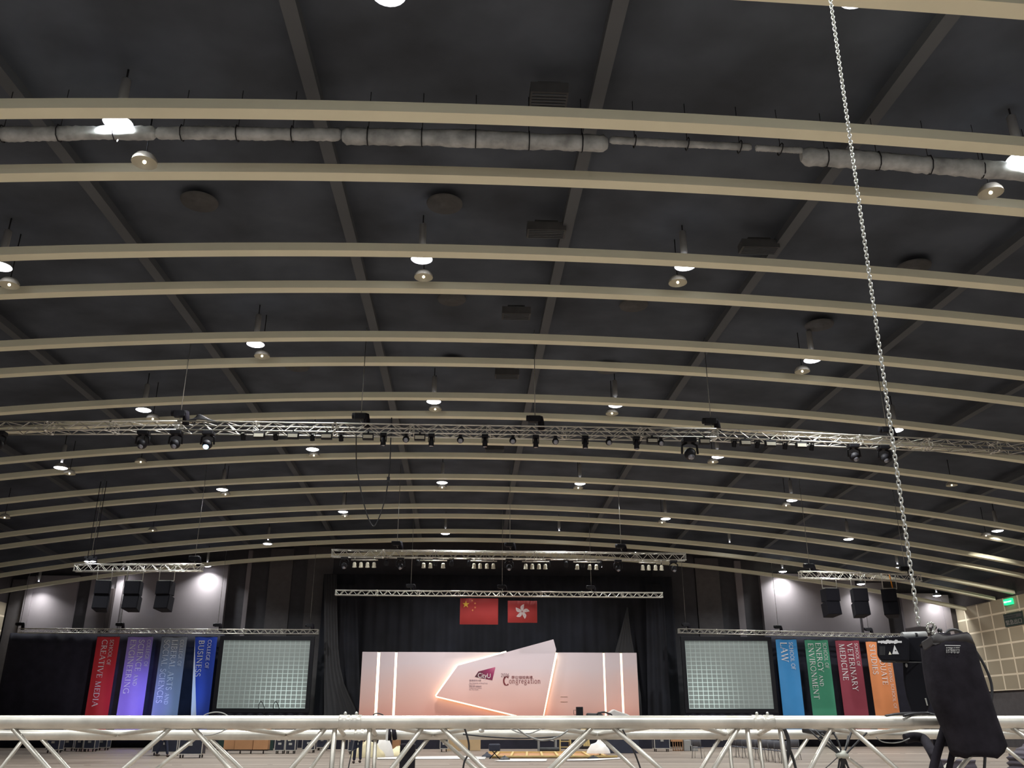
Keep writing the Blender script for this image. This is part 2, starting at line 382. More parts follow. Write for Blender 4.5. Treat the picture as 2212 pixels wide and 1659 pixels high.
for i, (px, py) in enumerate(sorted(dif, key=lambda q: q[1])):
    p = atZ(px, py, 13.6)
    o = MB().lathe([(.46, .0), (.44, -.05), (.32, -.02), (.30, -.06), (.18, -.03), (.16, -.07), (.001, -.05)], n=24).build('ceiling_diffuser', 'duct', loc=(p.x, p.y, roof(p.x, p.y) + 1.3))
    tag(o, 'round ringed air diffuser in the black roof, %s from the top of the picture' % ORD[i], 'air diffuser', 'round diffusers in the roof')
# long wrapped cloth bundles hanging just behind the first full rib pair
def wrap(xa, xb, y, r, dz, label, seed):
    rnd = random.Random(seed); b = MB(); Xa = atY(xa, 285, y).x; Xb = atY(xb, 300, y).x; N = 60; K = 12
    ph = [rnd.uniform(0, 6) for _ in range(6)]
    for i in range(N + 1):
        X = Xa + (Xb - Xa) * i / N; t = i / N
        rr = r * (1 + .04 * math.sin(X * 2.1 + ph[0]) + .03 * math.sin(X * 5.3 + ph[1]) + rnd.uniform(-.03, .03))
        if i in (0, N): rr *= .6
        for j in range(K):
            w = 2 * math.pi * j / K; q = (1 + .05 * math.sin(3 * w + X * 2.2 + ph[2]) + rnd.uniform(-.06, .06)) / max(abs(math.cos(w)), abs(math.sin(w))) ** .75
            b.v.append(Vector((X, y + .10 + math.cos(w) * rr * q * .8, roof(X, y) + dz + math.sin(w) * rr * q * 1.0)))
    for i in range(N):
        for j in range(K):
            a = i * K + j; c2 = i * K + (j + 1) % K; b.face([a, c2, c2 + K, a + K], True)
    b.face(list(range(K))); b.face([N * K + j for j in range(K)])
    root = empty('cloth_bundle', ((Xa + Xb) / 2, y, roof(0, y)), label, 'cloth bundle', 'wrapped cloth under the roof')
    b.build('wrapped_cloth', 'fabric', root)
    t = MB(); X = Xa + .5
    while X < Xb - .2:
        t.tube([(X, y + .1 + .16 * math.cos(w * .785), roof(X, y) + dz + (r + .03) * 1.05 * math.sin(w * .785)) for w in range(9)], .012, 5)
        t.tube([(X, y + .1, roof(X, y) + dz + r), (X, y + .1, roof(X, y) + dz + r + .9)], .008, 4); X += 1.05
    t.build('tie_cord', 'black', root)
wrap(-60, 330, 14.25, .13, .02, 'rolled off-white cloth tied under the front rib, running out at the left', 1)
wrap(332, 735, 14.25, .12, .02, 'rolled off-white cloth tied under the front rib, left of the centre', 2)
wrap(738, 1314, 14.25, .16, .0, 'longest roll of off-white cloth, under the middle of the front rib', 3)
wrap(1318, 1625, 14.20, .07, .06, 'thin flat strip of off-white cloth right of the longest roll', 4)
wrap(1632, 1735, 14.20, .06, .06, 'short thin strip of off-white cloth beside the bulky right-hand roll', 5)
wrap(1728, 2260, 14.25, .17, -.03, 'bulky crumpled off-white cloth roll at the right end of the front rib', 6)

# ---------------------------------------------------------------- lamps
LIT = [(255, 268, 0), (840, -14, 9), (1850, -8, 9), (2206, 345, 0), (0, 578, 0), (911, 562, 0), (1480, 577, 0), (552, 746, 0), (1755, 780, 0), (310, 888, 0), (937, 870, 0), (1330, 878, 0),
       (1935, 932, 0), (131, 1013, 0), (675, 973, 0), (1551, 989, 0), (480, 1060, 0), (955, 1045, 0), (1253, 1047, 0), (1711, 1083, 0), (741, 1108, 0), (1438, 1123, 0), (578, 1177, 0),
       (962, 1155, 0), (1208, 1157, 0), (1577, 1182, 0), (1833, 1167, 0), (2155, 1149, 0), (447, 1225, 0), (265, 1240, 0), (82, 1266, 0), (1691, 1237, 0), (1860, 1264, 0), (1940, 1229, 0), (2024, 1289, 0)]
OFF = [(312, 350), (2140, 416), (20, 615), (915, 598), (1464, 610), (566, 769), (1733, 802), (330, 905), (940, 884), (1322, 893), (150, 1023), (678, 984), (1540, 998), (2056, 1048), (487, 1068), (955, 1053),
       (1249, 1054), (1698, 1092), (10, 1118), (745, 1115), (1430, 1129), (330, 1146), (2130, 1157), (304, 998)]
ODD = [y for i, y in enumerate(RIBY) if i % 2 == 0]
def near_wall(p, px=0): return 1.0 if p.y < 56 else (0.5 if px in (447, 1691) else 0.24)
def place(px, py, back):
    best = None
    for k, y in enumerate(ODD + ([RIBY[1]] if back == 9 else [])):
        if back == 9 and abs(y - RIBY[1]) > .1: continue
        off = .45 if back in (0, 9) else 1.25
        p = atY(px, py - (2 if back == 0 else 0), y + off); e = abs(p.z - (roof(p.x, p.y) + .12))
        if best is None or e < best[0]: best = (e, p, k)
    return best[1], best[2]
rows = {}
for px, py, b in LIT:
    p, k = place(px, py, b); rows.setdefault(round(p.y, 1), []).append((px, p))
rk = sorted(rows, reverse=True); lamp0 = None
for ri, y in enumerate(rk):
    lst = sorted(rows[y], key=lambda q: q[0])
    for ci, (px, p) in enumerate(lst):
        lab = 'lit round pendant lamp, %s from the left in the %s lamp row from the stage' % (ORD[ci], ORD[ri]) if len(lst) > 1 else 'lit round pendant lamp, the only one in the %s lamp row from the stage' % ORD[ri]
        if lamp0 is None:
            lamp0 = empty('ceiling_lamp', p, lab, 'ceiling lamp', 'lit pendant lamps')
            MB().lathe([(.28, 0), (.275, .03), (.19, .16), (.09, .21), (.09, .22)], n=20).build('reflector', 'lampgrey', lamp0, loc=(0, 0, 0))
            MB().lathe([(.265, .01), (.22, -.02), (.12, -.045), (.001, -.05)], n=20).build('lens', 'lampon', lamp0, loc=(0, 0, 0))
            MB().lathe([(.001, .21), (.05, .22), (.05, .36), (.09, .40), (.09, 1.02), (.05, 1.06), (.001, 1.06)], n=14).build('gear_housing', 'lampgrey', lamp0, loc=(0, 0, 0))
            MB().tube([(0, 0, 1.0), (0, 0, 1.5)], .018, 6).build('stem', 'black', lamp0, loc=(0, 0, 0))
            nest(lamp0, 'reflector', ('lens',)); o = lamp0
        else:
            o = copy_tree(lamp0, loc=p, label=lab)
        ld = house_light(p + Vector((0, 0, -.07)), LAMP_W * near_wall(p, px))
dim0 = None
orow = {}
for px, py in OFF:
    p, k = place(px, py, 1); orow.setdefault(round(p.y, 1), []).append((px, p))
for ri, y in enumerate(sorted(orow, reverse=True)):
    lst = sorted(orow[y], key=lambda q: q[0])
    for ci, (px, p) in enumerate(lst):
        lab = 'unlit milky dome lamp with a tiny glow, %s from the left in the %s dome row from the stage' % (ORD[ci], ORD[ri]) if len(lst) > 1 else 'unlit milky dome lamp with a tiny glow, alone in the %s dome row from the stage' % ORD[ri]
        lab = lab.replace('unlit milky dome lamp with a tiny glow', 'dim milky dome lamp')
        if dim0 is None:
            dim0 = empty('dome_lamp', p, lab, 'dome lamp', 'dim dome lamps beside the lit ones')
            MB().lathe([(.25, -.02), (.24, .05), (.18, .14), (.08, .19), (.001, .20)], n=20).build('dome', 'domeoff', dim0, loc=(0, 0, 0))
            MB().ball((0, 0, 0.0), .04, 8, 6).build('bulb', 'lampspark', dim0, loc=(0, 0, 0))
            MB().tube([(0, 0, .18), (0, 0, 1.5)], .014, 6).build('stem', 'black', dim0, loc=(0, 0, 0))
            nest(dim0, 'dome', ('bulb',))
        else: copy_tree(dim0, loc=p, label=lab)
# twin floodlight on the left speaker truss and a small one near the right wall
for (px, py, Y, lab) in ((188, 1213, 41.0, 'left head of the small twin floodlight over the left speaker truss'), (201, 1213, 41.0, 'right head of the small twin floodlight over the left speaker truss')):
    p = atY(px, py, Y); r = empty('floodlight', p, lab, 'floodlight')
    MB().lathe([(.13, 0), (.12, .05), (.06, .15), (.001, .16)], n=14).build('housing', 'black', r, loc=(0, 0, 0))
    MB().lathe([(.12, .0), (.06, -.03), (.001, -.035)], n=14).build('lens', 'lampon', r, loc=(0, 0, 0))
    MB().tube([(0, 0, .15), (0, 0, roof(p.x, p.y) - p.z + .1)], .015, 6).build('stem', 'black', r, loc=(0, 0, 0))

# ---------------------------------------------------------------- trusses
def truss_parts(root, A, B, w, h, rc, rb, bay, joints=(), m='alu', low=8):
    """A,B: near top chord ends. Box truss: far chords w further in Y, lower chords h below."""
    A, B = Vector(A), Vector(B); d = B - A; L = d.length; t = d / L
    side = Vector((0, 0, 1)).cross(t).normalized(); up = Vector((0, 0, 1))
    off = [Vector((0, 0, 0)), -up * h, side * w, side * w - up * h]
    for o in off: MB().tube([A + o, B + o], rc, low).build('chord', m, root)
    n = max(2, round(L / bay)); br = MB()
    def seg(p, q): br.tube([p, q], rb, 5, cap=False)
    for i in range(n):
        a = A + t * (L * i / n); mdl = A + t * (L * (i + .5) / n); b = A + t * (L * (i + 1) / n)
        for (u, v) in ((off[0], off[1]), (off[2], off[3]), (off[0], off[2]), (off[1], off[3])):
            seg(a + u, mdl + v); seg(mdl + v, b + u)
    k = max(1, round(L / 2.4))
    for i in range(k + 1):
        for e in (-.06, .06):
            s = min(max(L * i / k + e, 0.02), L - .02); p = A + t * s
            seg(p + off[0], p + off[1]); seg(p + off[2], p + off[3]); seg(p + off[0], p + off[2]); seg(p + off[1], p + off[3])
    br.build('bracing', m, root)
    jt = MB()
    for i in range(1, k):
        p = A + t * (L * i / k)
        for o in off: jt.tube([p + o - t * .06, p + o + t * .06], rc * 1.25, low)
    if k > 1: jt.build('coupler', m, root)
def hoist_proto():
    r = empty('chain_hoist', (0, 0, 0), 'x', 'chain hoist')
    b = MB(); b.box((-.02, 0, .22), (.36, .20, .20)); b.tube([(-.28, 0, .24), (.2, 0, .24)], .10, 12); b.build('motor', 'black', r, loc=(0, 0, 0), bevel=.015)
    MB().tube([(.17, 0, .30), (.19, 0, .12), (.20, 0, -.12)], .09, 10, radii=[.08, .10, .11]).build('chain_bag', 'bag', r, loc=(0, 0, 0))
    MB().tube([(0, 0, .12), (.0, 0, .06), (.03, 0, .02), (0, 0, -.02), (-.02, 0, .02)], .014, 6).build('hook', 'steel', r, loc=(0, 0, 0))
    return r
hp = None
def hoist(p, toplabel, lab, m='steel', scale=1.0, top=None):
    """hoist standing over point p with chain up to the roof"""
    global hp
    if hp is None: hp = hoist_proto(); o = hp; o.location = p; o['label'] = lab
    else: o = copy_tree(hp, loc=p, label=lab)
    o['group'] = 'chain hoists on the flown trusses'; o.scale = (scale, scale, scale)
    ztop = (top or roof(p[0], p[1])) + .9 - p[2]
    ch = MB(); ch.tube([(0, 0, .32), (0, 0, ztop / scale)], .0125 / scale, 5); 
    k = ch.build('lift_chain', m, o, loc=(0, 0, 0)); return o
# -- long front truss, three sections
ZT = CAMH + 8.65
P = {}
def T(px, py): return atZ(px, py, ZT)
a0, a1, a2, a3 = T(-40, 911), T(383, 909.5), T(1547, 926), T(2300, 961)
t1 = empty('lighting_truss', a1, 'long aluminium box truss spanning the hall, hung with lamps', 'lighting truss')
for A_, B_ in ((a0, a1), (a1, a2), (a2, a3)): truss_parts(t1, A_, B_, .43, .28, .025, .012, .72)
cb = MB(); cb.box(a2 + Vector((0.05, .2, -.14)), (.30, .46, .34)); 
for nm, (px, py, w_) in enumerate(((383, 885, 1), (777, 885, 1), (1157, 888, 1), (1541, 898, 1), (1925, 920, 1))):
    p = T(px, (909.5 + (px - 383) * .0142) if px < 1547 else 926 + (px - 1547) * .0465) + Vector((0, .2, .08))
    hoist(p, '', 'black chain hoist on the long front truss, %s from the left' % ORD[nm])
# loose black cable heap on the front truss
b = MB(); p = T(432, 909)
for i in range(5): b.tube(spline([p + Vector((-.45 + .05 * i, .1 + .05 * i, .02)), p + Vector((-.1, .1, .10 + .03 * i)), p + Vector((.25, .2, .09)), p + Vector((.5, .15, .01))]), .03, 6)
tag(b.build('cable_heap', 'rubber'), 'heap of black cable lying on the long front truss, left end', 'cable')
# fixtures hung from the front truss
def truss_line(px):
    if px < 383: return 911 - (px + 40) * .0035
    if px < 1547: return 909.5 + (px - 383) * .0142
    return 926 + (px - 1547) * .0465
def under(px, far=.22): return T(px, truss_line(px)) + Vector((0, far, -.29))
LABT = 'under the long front truss'
protos = {}
def fixture(kind, p, lab, grp, rotz=0.0, s=1.0):
    if kind not in protos:
        if kind == 'bar':
            r = empty('wash_light', p, lab, 'stage light', grp)
            MB().box((0, 0, -.14), (.34, .16, .19)).build('housing', 'black', r, loc=(0, 0, 0), bevel=.01)
            MB().box((0, -.088, -.155), (.29, .02, .105)).build('front_panel', 'bar', r, loc=(0, 0, 0))
            MB().box((0, 0, -.02), (.05, .07, .10)).build('clamp', 'black', r, loc=(0, 0, 0))
        if kind == 'beam':
            r = empty('beam_light', p, lab, 'stage light', grp)
            MB().box((0, 0, -.07), (.2, .2, .09)).build('base', 'black', r, loc=(0, 0, 0), bevel=.01)
            y = MB(); y.box((-.09, 0, -.19), (.02, .09, .18)); y.box((.09, 0, -.19), (.02, .09, .18)); y.build('yoke', 'black', r, loc=(0, 0, 0))
            MB().lathe([(.001, -.10), (.06, -.12), (.075, -.26), (.085, -.40), (.07, -.42)], n=14).build('head', 'black', r, loc=(0, 0, 0))
            MB().lathe([(.07, -.415), (.001, -.425)], n=14).build('lens', 'lens', r, loc=(0, 0, 0))
        if kind == 'round':
            r = empty('round_wash_light', p, lab, 'stage light', grp)
            MB().box((0, 0, -.04), (.10, .1, .08)).build('clamp', 'black', r, loc=(0, 0, 0))
            MB().ball((0, 0, -.17), .11, 14, 8, (1, .8, 1)).build('head', 'black', r, loc=(0, 0, 0))
            MB().lathe([(.075, -.105), (.06, -.118), (.001, -.12)], (0, 0, -.17), 14, Matrix.Rotation(R(-90), 3, 'X') @ Matrix.Rotation(R(180), 3, 'X') if False else Matrix.Rotation(R(-60), 3, 'X')).build('lens', 'lens', r, loc=(0, 0, 0))
        if kind == 'par':
            r = empty('par_light', p, lab, 'stage light', grp)
            y = MB(); y.box((-.08, 0, -.08), (.015, .04, .16)); y.box((.08, 0, -.08), (.015, .04, .16)); y.box((0, 0, -.0), (.17, .05, .02)); y.build('yoke', 'black', r, loc=(0, 0, 0))
            MB().lathe([(.001, .10), (.05, .09), (.07, .03), (.075, -.10)], (0, 0, -.15), 14, Matrix.Rotation(R(35), 3, 'X')).build('can', 'black', r, loc=(0, 0, 0))
            MB().lathe([(.07, -.095), (.001, -.1)], (0, 0, -.15), 14, Matrix.Rotation(R(35), 3, 'X')).build('lens', 'lens', r, loc=(0, 0, 0))
        if kind == 'pargrp':
            r = empty('small_par_light', p, lab, 'stage light', grp)
            MB().box((0, 0, -.05), (.03, .04, .12)).build('hanger', 'black', r, loc=(0, 0, 0))
            MB().lathe([(.001, .12), (.06, .11), (.085, .05), (.09, -.09), (.105, -.10), (.105, -.13)], (0, 0, -.24), 14, Matrix.Rotation(R(20), 3, 'X')).build('can', 'parwhite', r, loc=(0, 0, 0))
            MB().lathe([(.09, -.10), (.001, -.11)], (0, 0, -.24), 14, Matrix.Rotation(R(20), 3, 'X')).build('lens', 'black', r, loc=(0, 0, 0))
        if kind in ('head', 'headlit'):
            r = empty('moving_head_light', p, lab, 'stage light', grp)
            MB().box((0, 0, -.07), (.34, .28, .12)).build('base', 'black', r, loc=(0, 0, 0), bevel=.02)
            y = MB(); y.tube([(-.06, 0, -.13), (-.19, 0, -.20), (-.2, 0, -.42)], .03, 8); y.tube([(.06, 0, -.13), (.19, 0, -.20), (.2, 0, -.42)], .03, 8); y.build('yoke', 'black', r, loc=(0, 0, 0))
            MB().ball((0, 0, -.42), .15, 14, 10, (1, 1.25, 1)).build('head', 'black', r, loc=(0, 0, 0))
            MB().lathe([(.085, .0), (.075, -.03), (.001, -.05)], (0, -.11, -.53), 14, Matrix.Rotation(R(-35), 3, 'X')).build('lens', 'lenslit' if kind == 'headlit' else 'lens', r, loc=(0, 0, 0))
        for h_ in ('head', 'can', 'housing'): nest(r, h_, ('lens', 'front_panel'))
        protos[kind] = r; o = r
    else: o = copy_tree(protos[kind], loc=p, label=lab); o['group'] = grp
    o.rotation_euler = (0, 0, rotz); o.scale = (s, s, s); return o
for i, px in enumerate((563, 636, 708, 797, 908, 1407, 1519, 1607, 1661, 1727)):
    fixture('bar', under(px, .0), 'box light with pale rectangular front %s, %s from the left' % (LABT, ORD[i]), 'pale-fronted box lights on the front truss')
for i, px in enumerate((830, 933, 1048, 1157, 1263, 1373)):
    fixture('beam', under(px, .0), 'slim black beam light hanging nose down %s, %s from the left' % (LABT, ORD[i]), 'beam lights on the front truss')
for i, px in enumerate((878, 995, 1108, 1200, 1315, 1427)):
    fixture('round', under(px, .1), 'small round-faced black light %s, %s from the left' % (LABT, ORD[i]), 'round lights on the front truss')
for i, px in enumerate((527, 597, 676, 738, 1585, 1635, 1695, 1752)):
    fixture('par', under(px, .1), 'stubby black can light %s, %s from the left' % (LABT, ORD[i]), 'can lights on the front truss')
hd = [(3, 'far left end'), (312, 'left of the first hoist'), (383, 'below the first hoist'), (1488, 'the largest, between pale-fronted lights'), (1842, 'left of the long hanging chain'), (1907, 'just behind the long hanging chain')]
for px, w_ in hd:
    fixture('head', under(px, .1), 'black moving head light %s, %s' % (LABT, w_), 'moving heads on the front truss', s=1.25 if px == 1488 else 1.0)
lithead = fixture('headlit', under(452, .1), 'black moving head light with a blue lit lens under the front truss', None)
if 'group' in lithead: del lithead['group']
# hanging loop of black cable under the front truss
b = MB(); b.tube(spline([under(769), atY(770, 1000, 27), atY(776, 1040, 27), atY(784, 1080, 27), atY(795, 1118, 27), atY(807, 1137, 27), atY(818, 1120, 27), atY(829, 1088, 27), atY(837, 1050, 27), atY(842, 1010, 27), atY(843, 980, 27), atY(843, 960, 27) + Vector((0, 0, .9))]), .018, 6)
b.box(atY(839, 1036, 27), (.09, .09, .16))
tag(b.build('drop_cable', 'rubber'), 'black cable hanging in a deep loop below the front truss', 'cable')

# -- stage trusses
def simple_truss(A, B, h, w, rc, rb, bay, lab, cat='lighting truss'):
    r = empty('lighting_truss', A, lab, cat); truss_parts(r, A, B, w, h, rc, rb, bay, low=6); return r
YT2 = 43.0; simple_truss(atY(716, 1187, YT2), atY(1482, 1195, YT2), .33, .33, .028, .012, .62, 'aluminium truss with small cream lights above the stage front')
YT3 = 52.0; simple_truss(atY(724, 1274.5, YT3), atY(1432, 1280, YT3), .27, .27, .026, .012, .5, 'plain aluminium truss over the two flags')
YT4 = 58.6; simple_truss(atY(40, 1357.5, YT4), atY(688, 1360, YT4), .26, .26, .026, .011, .5, 'thin aluminium truss holding the four left banners')
simple_truss(atY(1465, 1358, YT4), atY(1962, 1370, YT4), .26, .26, .026, .011, .5, 'thin aluminium truss holding the four right banners')
YT6 = 41.0; simple_truss(atY(160, 1218.5, YT6), atY(437, 1218, YT6), .30, .30, .026, .012, .55, 'short aluminium truss carrying the left loudspeakers')
simple_truss(atY(1728, 1233.5, YT6), atY(1990, 1241, YT6), .30, .30, .026, .012, .55, 'short aluminium truss carrying the right loudspeakers')
for i, (px, py) in enumerate(((857, 1186), (1102, 1189), (1343, 1192))): hoist(atY(px, py - 1, YT2) + Vector((0, .15, .06)), '', 'black chain hoist on the stage-front truss, %s from the left' % ORD[i])
for i, (px, py) in enumerate(((887, 1275), (1085, 1277), (1278, 1278))): hoist(atY(px, py, YT3) + Vector((0, .12, .04)), '', 'small chain hoist on the truss over the flags, %s from the left' % ORD[i])
for i, (px, py) in enumerate(((40, 1357), (257, 1358), (468, 1359), (668, 1360))): hoist(atY(px, py, YT4) + Vector((0, .12, .04)), '', 'small chain hoist on the left banner truss, %s from the left' % ORD[i])
for i, (px, py) in enumerate(((1483, 1358), (1683, 1363), (1879, 1368))): hoist(atY(px, py, YT4) + Vector((0, .12, .04)), '', 'small chain hoist on the right banner truss, %s from the left' % ORD[i])
for i, (px, py, w_) in enumerate(((192, 1218, 'left end of the left speaker truss'), (418, 1218, 'right end of the left speaker truss'), (1752, 1234, 'left end of the right speaker truss'), (1960, 1240, 'right end of the right speaker truss'))):
    hoist(atY(px, py, YT6) + Vector((0, .12, .04)), '', 'chain hoist at the ' + w_)
def t2(px, dz=0, dy=.15): 
    p = atY(px, 1187 + (px - 716) * .0105, YT2); return p + Vector((0, dy, -.33 + dz))
n_ = 0
for gi, grp in enumerate(((767, 781, 795, 809), (916, 930.6, 958), (1024.5, 1037.5, 1052, 1066), (1136, 1150, 1164.5, 1178), (1247, 1273.6, 1288), (1388, 1401, 1415.5, 1428.6))):
    for ci, px in enumerate(grp):
        fixture('pargrp', t2(px, -.12), 'small cream can light, %s in the %s cluster of the stage-front truss' % (ORD[ci], ORD[gi]), 'cream can lights on the stage-front truss')
    b = MB(); A_ = t2(grp[0] - 8, -.13); B_ = t2(grp[-1] + 8, -.13); b.tube([A_, B_], .03, 6)
    for px in (grp[0], grp[-1]): b.tube([t2(px, .0), t2(px, -.13)], .015, 5)
    tag(b.build('light_bar', 'alu'), 'short pipe holding the %s cluster of cream can lights' % ORD[gi], 'light bar', 'bars for the cream can lights')
for i, px in enumerate((745, 866, 1100, 1335, 1455)): fixture('head', t2(px), 'black moving head under the stage-front truss, %s from the left' % ORD[i], 'moving heads on the stage-front truss')
for i, px in enumerate((835, 903, 941, 976, 1014, 1185, 1224, 1260, 1297)): fixture('par', t2(px, 0, .3), 'dark can light behind the cream ones on the stage-front truss, %s from the left' % ORD[i], 'dark can lights on the stage-front truss', s=1.4)

# -- loudspeaker arrays
def speaker(px0, px1, py0, pyb, rot, lab_, strap=False):
    A_ = atY(px0, py0, YT6); B_ = atY(px1, py0, YT6); w = (B_ - A_).length * .86; c0 = (A_ + B_) / 2; zb = atY((px0 + px1) / 2, pyb, YT6).z
    zm = c0.z + (zb - c0.z) * .48; ztr = atY((px0 + px1) / 2, 1222 if px0 < 1000 else 1238, YT6).z
    fr = empty('speaker_rigging', (c0.x, YT6, c0.z), 'steel slings and bar above the ' + lab_, 'rigging frame', 'rigging above the loudspeakers')
    b = MB(); b.box((c0.x, YT6 + .15, c0.z + .03), (w, .06, .05)); b.build('spreader_bar', 'steel', fr)
    b = MB()
    for s in (-.5, .5): b.tube([(c0.x + s * w, YT6 + .1, ztr), (c0.x + s * w, YT6 + .15, c0.z + .04)], .018, 6)
    b.build('sling', 'steel', fr)
    if strap: tag(MB().tube([(c0.x + .05, YT6 + .1, ztr), (c0.x + .14, YT6 + .15, c0.z + .04)], .028, 6).build('ratchet_strap', 'orange'), 'orange strap beside the rightmost loudspeaker pair', 'strap')
    for k, (z1, z2) in enumerate(((c0.z, zm + .015), (zm - .015, zb))):
        r = empty('loudspeaker', (c0.x, YT6 + .3, z2), ('upper' if k == 0 else 'lower') + ' black cabinet of the ' + lab_, 'loudspeaker', 'flown loudspeakers'); r.rotation_euler = (R(-8 if k else 0), 0, rot)
        hh = z1 - z2; b = MB(); poly = [(-w / 2, -.35), (w / 2, -.35), (w * .36, .35), (-w * .36, .35)]
        n0 = len(b.v)
        for z in (0, hh):
            for (x, y) in poly: b.v.append(Vector((x, y, z)))
        for q in ((0, 3, 2, 1), (4, 5, 6, 7), (0, 1, 5, 4), (1, 2, 6, 5), (2, 3, 7, 6), (3, 0, 4, 7)): b.face(list(q))
        b.build('cabinet', 'hoist', r, loc=(0, 0, 0), bevel=.012)
        g = MB(); g.box((0, -.36, hh / 2), (w * .9, .02, hh * .9)); g.build('grille', 'hoist', r, loc=(0, 0, 0)); nest(r, 'cabinet', ('grille',))
speaker(203, 240, 1254, 1317, R(10), 'leftmost speaker pair by the left wall')
speaker(268, 308, 1255, 1317, R(0), 'middle speaker pair of the left truss')
speaker(338, 376, 1255, 1317, R(-8), 'right speaker pair of the left truss')
speaker(1777, 1813, 1271, 1329, R(8), 'left speaker pair of the right truss')
speaker(1840, 1876, 1271, 1330, R(-4), 'middle speaker pair of the right truss')
speaker(1908, 1943, 1272, 1330, R(-28), 'rightmost speaker pair near the long chain', True)

# ---------------------------------------------------------------- drapes, curtains, stage
YD = 59.8
def drape(px0, px1, py, Y, m, lab, fold=.05, pitch=.5, name='black_drape', low=0.0, ztop=None, swag=None):
    a = atY(px0, py, Y); b_ = atY(px1, py, Y); zt_ = ztop or a.z; b = MB(); L = b_.x - a.x; n = max(12, int(L / pitch * 6)); rows_ = 8
    for i in range(n + 1):
        x = a.x + L * i / n; t = i / n
        for j in range(rows_ + 1):
            v = j / rows_; z = low + (zt_ - low) * v
            xx = x
            if swag: xx = x + swag(t, v)
            b.v.append(Vector((xx, Y + fold * math.sin((x - a.x) / pitch * 2 * math.pi) * (1.15 - .5 * v) + fold * .5 * math.sin(x * 2.3), z)))
    for i in range(n):
        for j in range(rows_):
            q = i * (rows_ + 1) + j; b.face([q, q + rows_ + 1, q + rows_ + 2, q + 1], True)
    o = b.build(name, m); s = o.modifiers.new('thick', 'SOLIDIFY'); s.thickness = .01; s.offset = 1
    return tag(o, lab, 'drape')
drape(22, 486, 1367, YD, 'drape', 'wide black drape behind the four left banners', .02, .9)
drape(1652, 1975, 1372, YD, 'drape', 'wide black drape behind the four right banners', .02, .9)
drape(1980, 2055, 1380, YD, 'drape', 'black drape beside the right banners, behind the hoist', .02, .9)
drape(700, 1450, 1240, 60.5, 'curtain', 'tall black stage curtain behind the lit backdrop', .10, .8, 'stage_curtain')
drape(728, 770, 1262, 59.85, 'curtain', 'narrow black leg curtain left of the backdrop', .10, .45, 'stage_curtain', swag=lambda t, v: (1 - v) * 1.0 * t)
drape(1395, 1432, 1262, 59.85, 'curtain', 'narrow black leg curtain right of the backdrop', .10, .45, 'stage_curtain', swag=lambda t, v: -(1 - v) * .4 * (1 - t))
def cloth_rows(rows_, Y, m, name, lab, fold=.05):
    b = MB(); n = 24
    for (y, xl, xr) in rows_:
        a = atY(xl, y, Y); c_ = atY(xr, y, Y); z = max(a.z, 0.02)
        for i in range(n + 1): b.v.append(Vector((a.x + (c_.x - a.x) * i / n, Y + fold * math.sin(i * 1.3) * min(1, (y - rows_[0][0]) / 60 + .2), z)))
    for k in range(len(rows_) - 1):
        for i in range(n): q = k * (n + 1) + i; b.face([q, q + n + 1, q + n + 2, q + 1], True)
    o = b.build(name, m); s_ = o.modifiers.new('thick', 'SOLIDIFY'); s_.thickness = .012; s_.offset = 1; return tag(o, lab, 'drape')
cloth_rows([(1240, 700, 727), (1330, 700, 729), (1400, 700, 731), (1440, 700, 735), (1475, 700, 743), (1505, 700, 756), (1530, 700, 768), (1560, 699, 776), (1700, 698, 790)], 59.55, 'greycloth', 'gathered_cloth', 'dark grey cloth hanging in a flared fold left of the backdrop')
cloth_rows([(1312, 1354, 1356), (1340, 1347, 1359), (1370, 1339, 1363), (1410, 1328, 1370), (1500, 1312, 1384), (1700, 1300, 1396)], 60.15, 'greycloth', 'gathered_cloth', 'dark grey flared cloth fold rising above the right part of the backdrop', .03)
# stage
Xs0 = atY(712, 1500, 56).x; Xs1 = atY(1440, 1500, 56).x
st = empty('stage_platform', ((Xs0 + Xs1) / 2, 57.8, 0), 'low black stage platform in front of the curtain', 'stage')
MB().box(((Xs0 + Xs1) / 2, 57.5, 1.05), (Xs1 - Xs0, 3.3, .1)).build('deck', 'black', st)
b = MB(); n = 90
for i in range(n + 1):
    x = Xs0 + (Xs1 - Xs0) * i / n
    for z in (0.0, 1.0): b.v.append(Vector((x, 55.86 + .03 * math.sin(i * 1.4), z)))
for i in range(n): b.face([2 * i, 2 * i + 2, 2 * i + 3, 2 * i + 1], True)
b.build('skirt', 'drape', st)

# ---------------------------------------------------------------- backdrop
YP = 58.4
def pl(pts, Y): return [(atY(x, y, Y).x, atY(x, y, Y).z) for x, y in pts]
bd = empty('stage_backdrop', atY(1080, 1545, YP), 'wide salmon and lilac stage backdrop with glowing strips', 'stage backdrop')
L0 = atY(783, 1408, YP); L1 = atY(1375, 1410.5, YP); zb = 1.1
cuts_l = [atY(x, 1408, YP).x for x in (815.5, 821.5, 853.5, 858.5)]; cuts_r = [atY(x, 1410, YP).x for x in (1302, 1306, 1339, 1343.5)]
xs = [L0.x] + cuts_l + cuts_r + [L1.x]
for i in range(0, 10, 2):
    MB().box(((xs[i] + xs[i + 1]) / 2, YP + .06, (zb + L0.z) / 2), (xs[i + 1] - xs[i], .12, L0.z - zb)).build('printed_panel', 'print', bd)
for i in range(1, 9, 2):
    MB().box(((xs[i] + xs[i + 1]) / 2, YP + .10, (zb + L0.z) / 2 - .01), (xs[i + 1] - xs[i], .04, L0.z - zb - .02)).build('light_strip', 'led', bd)
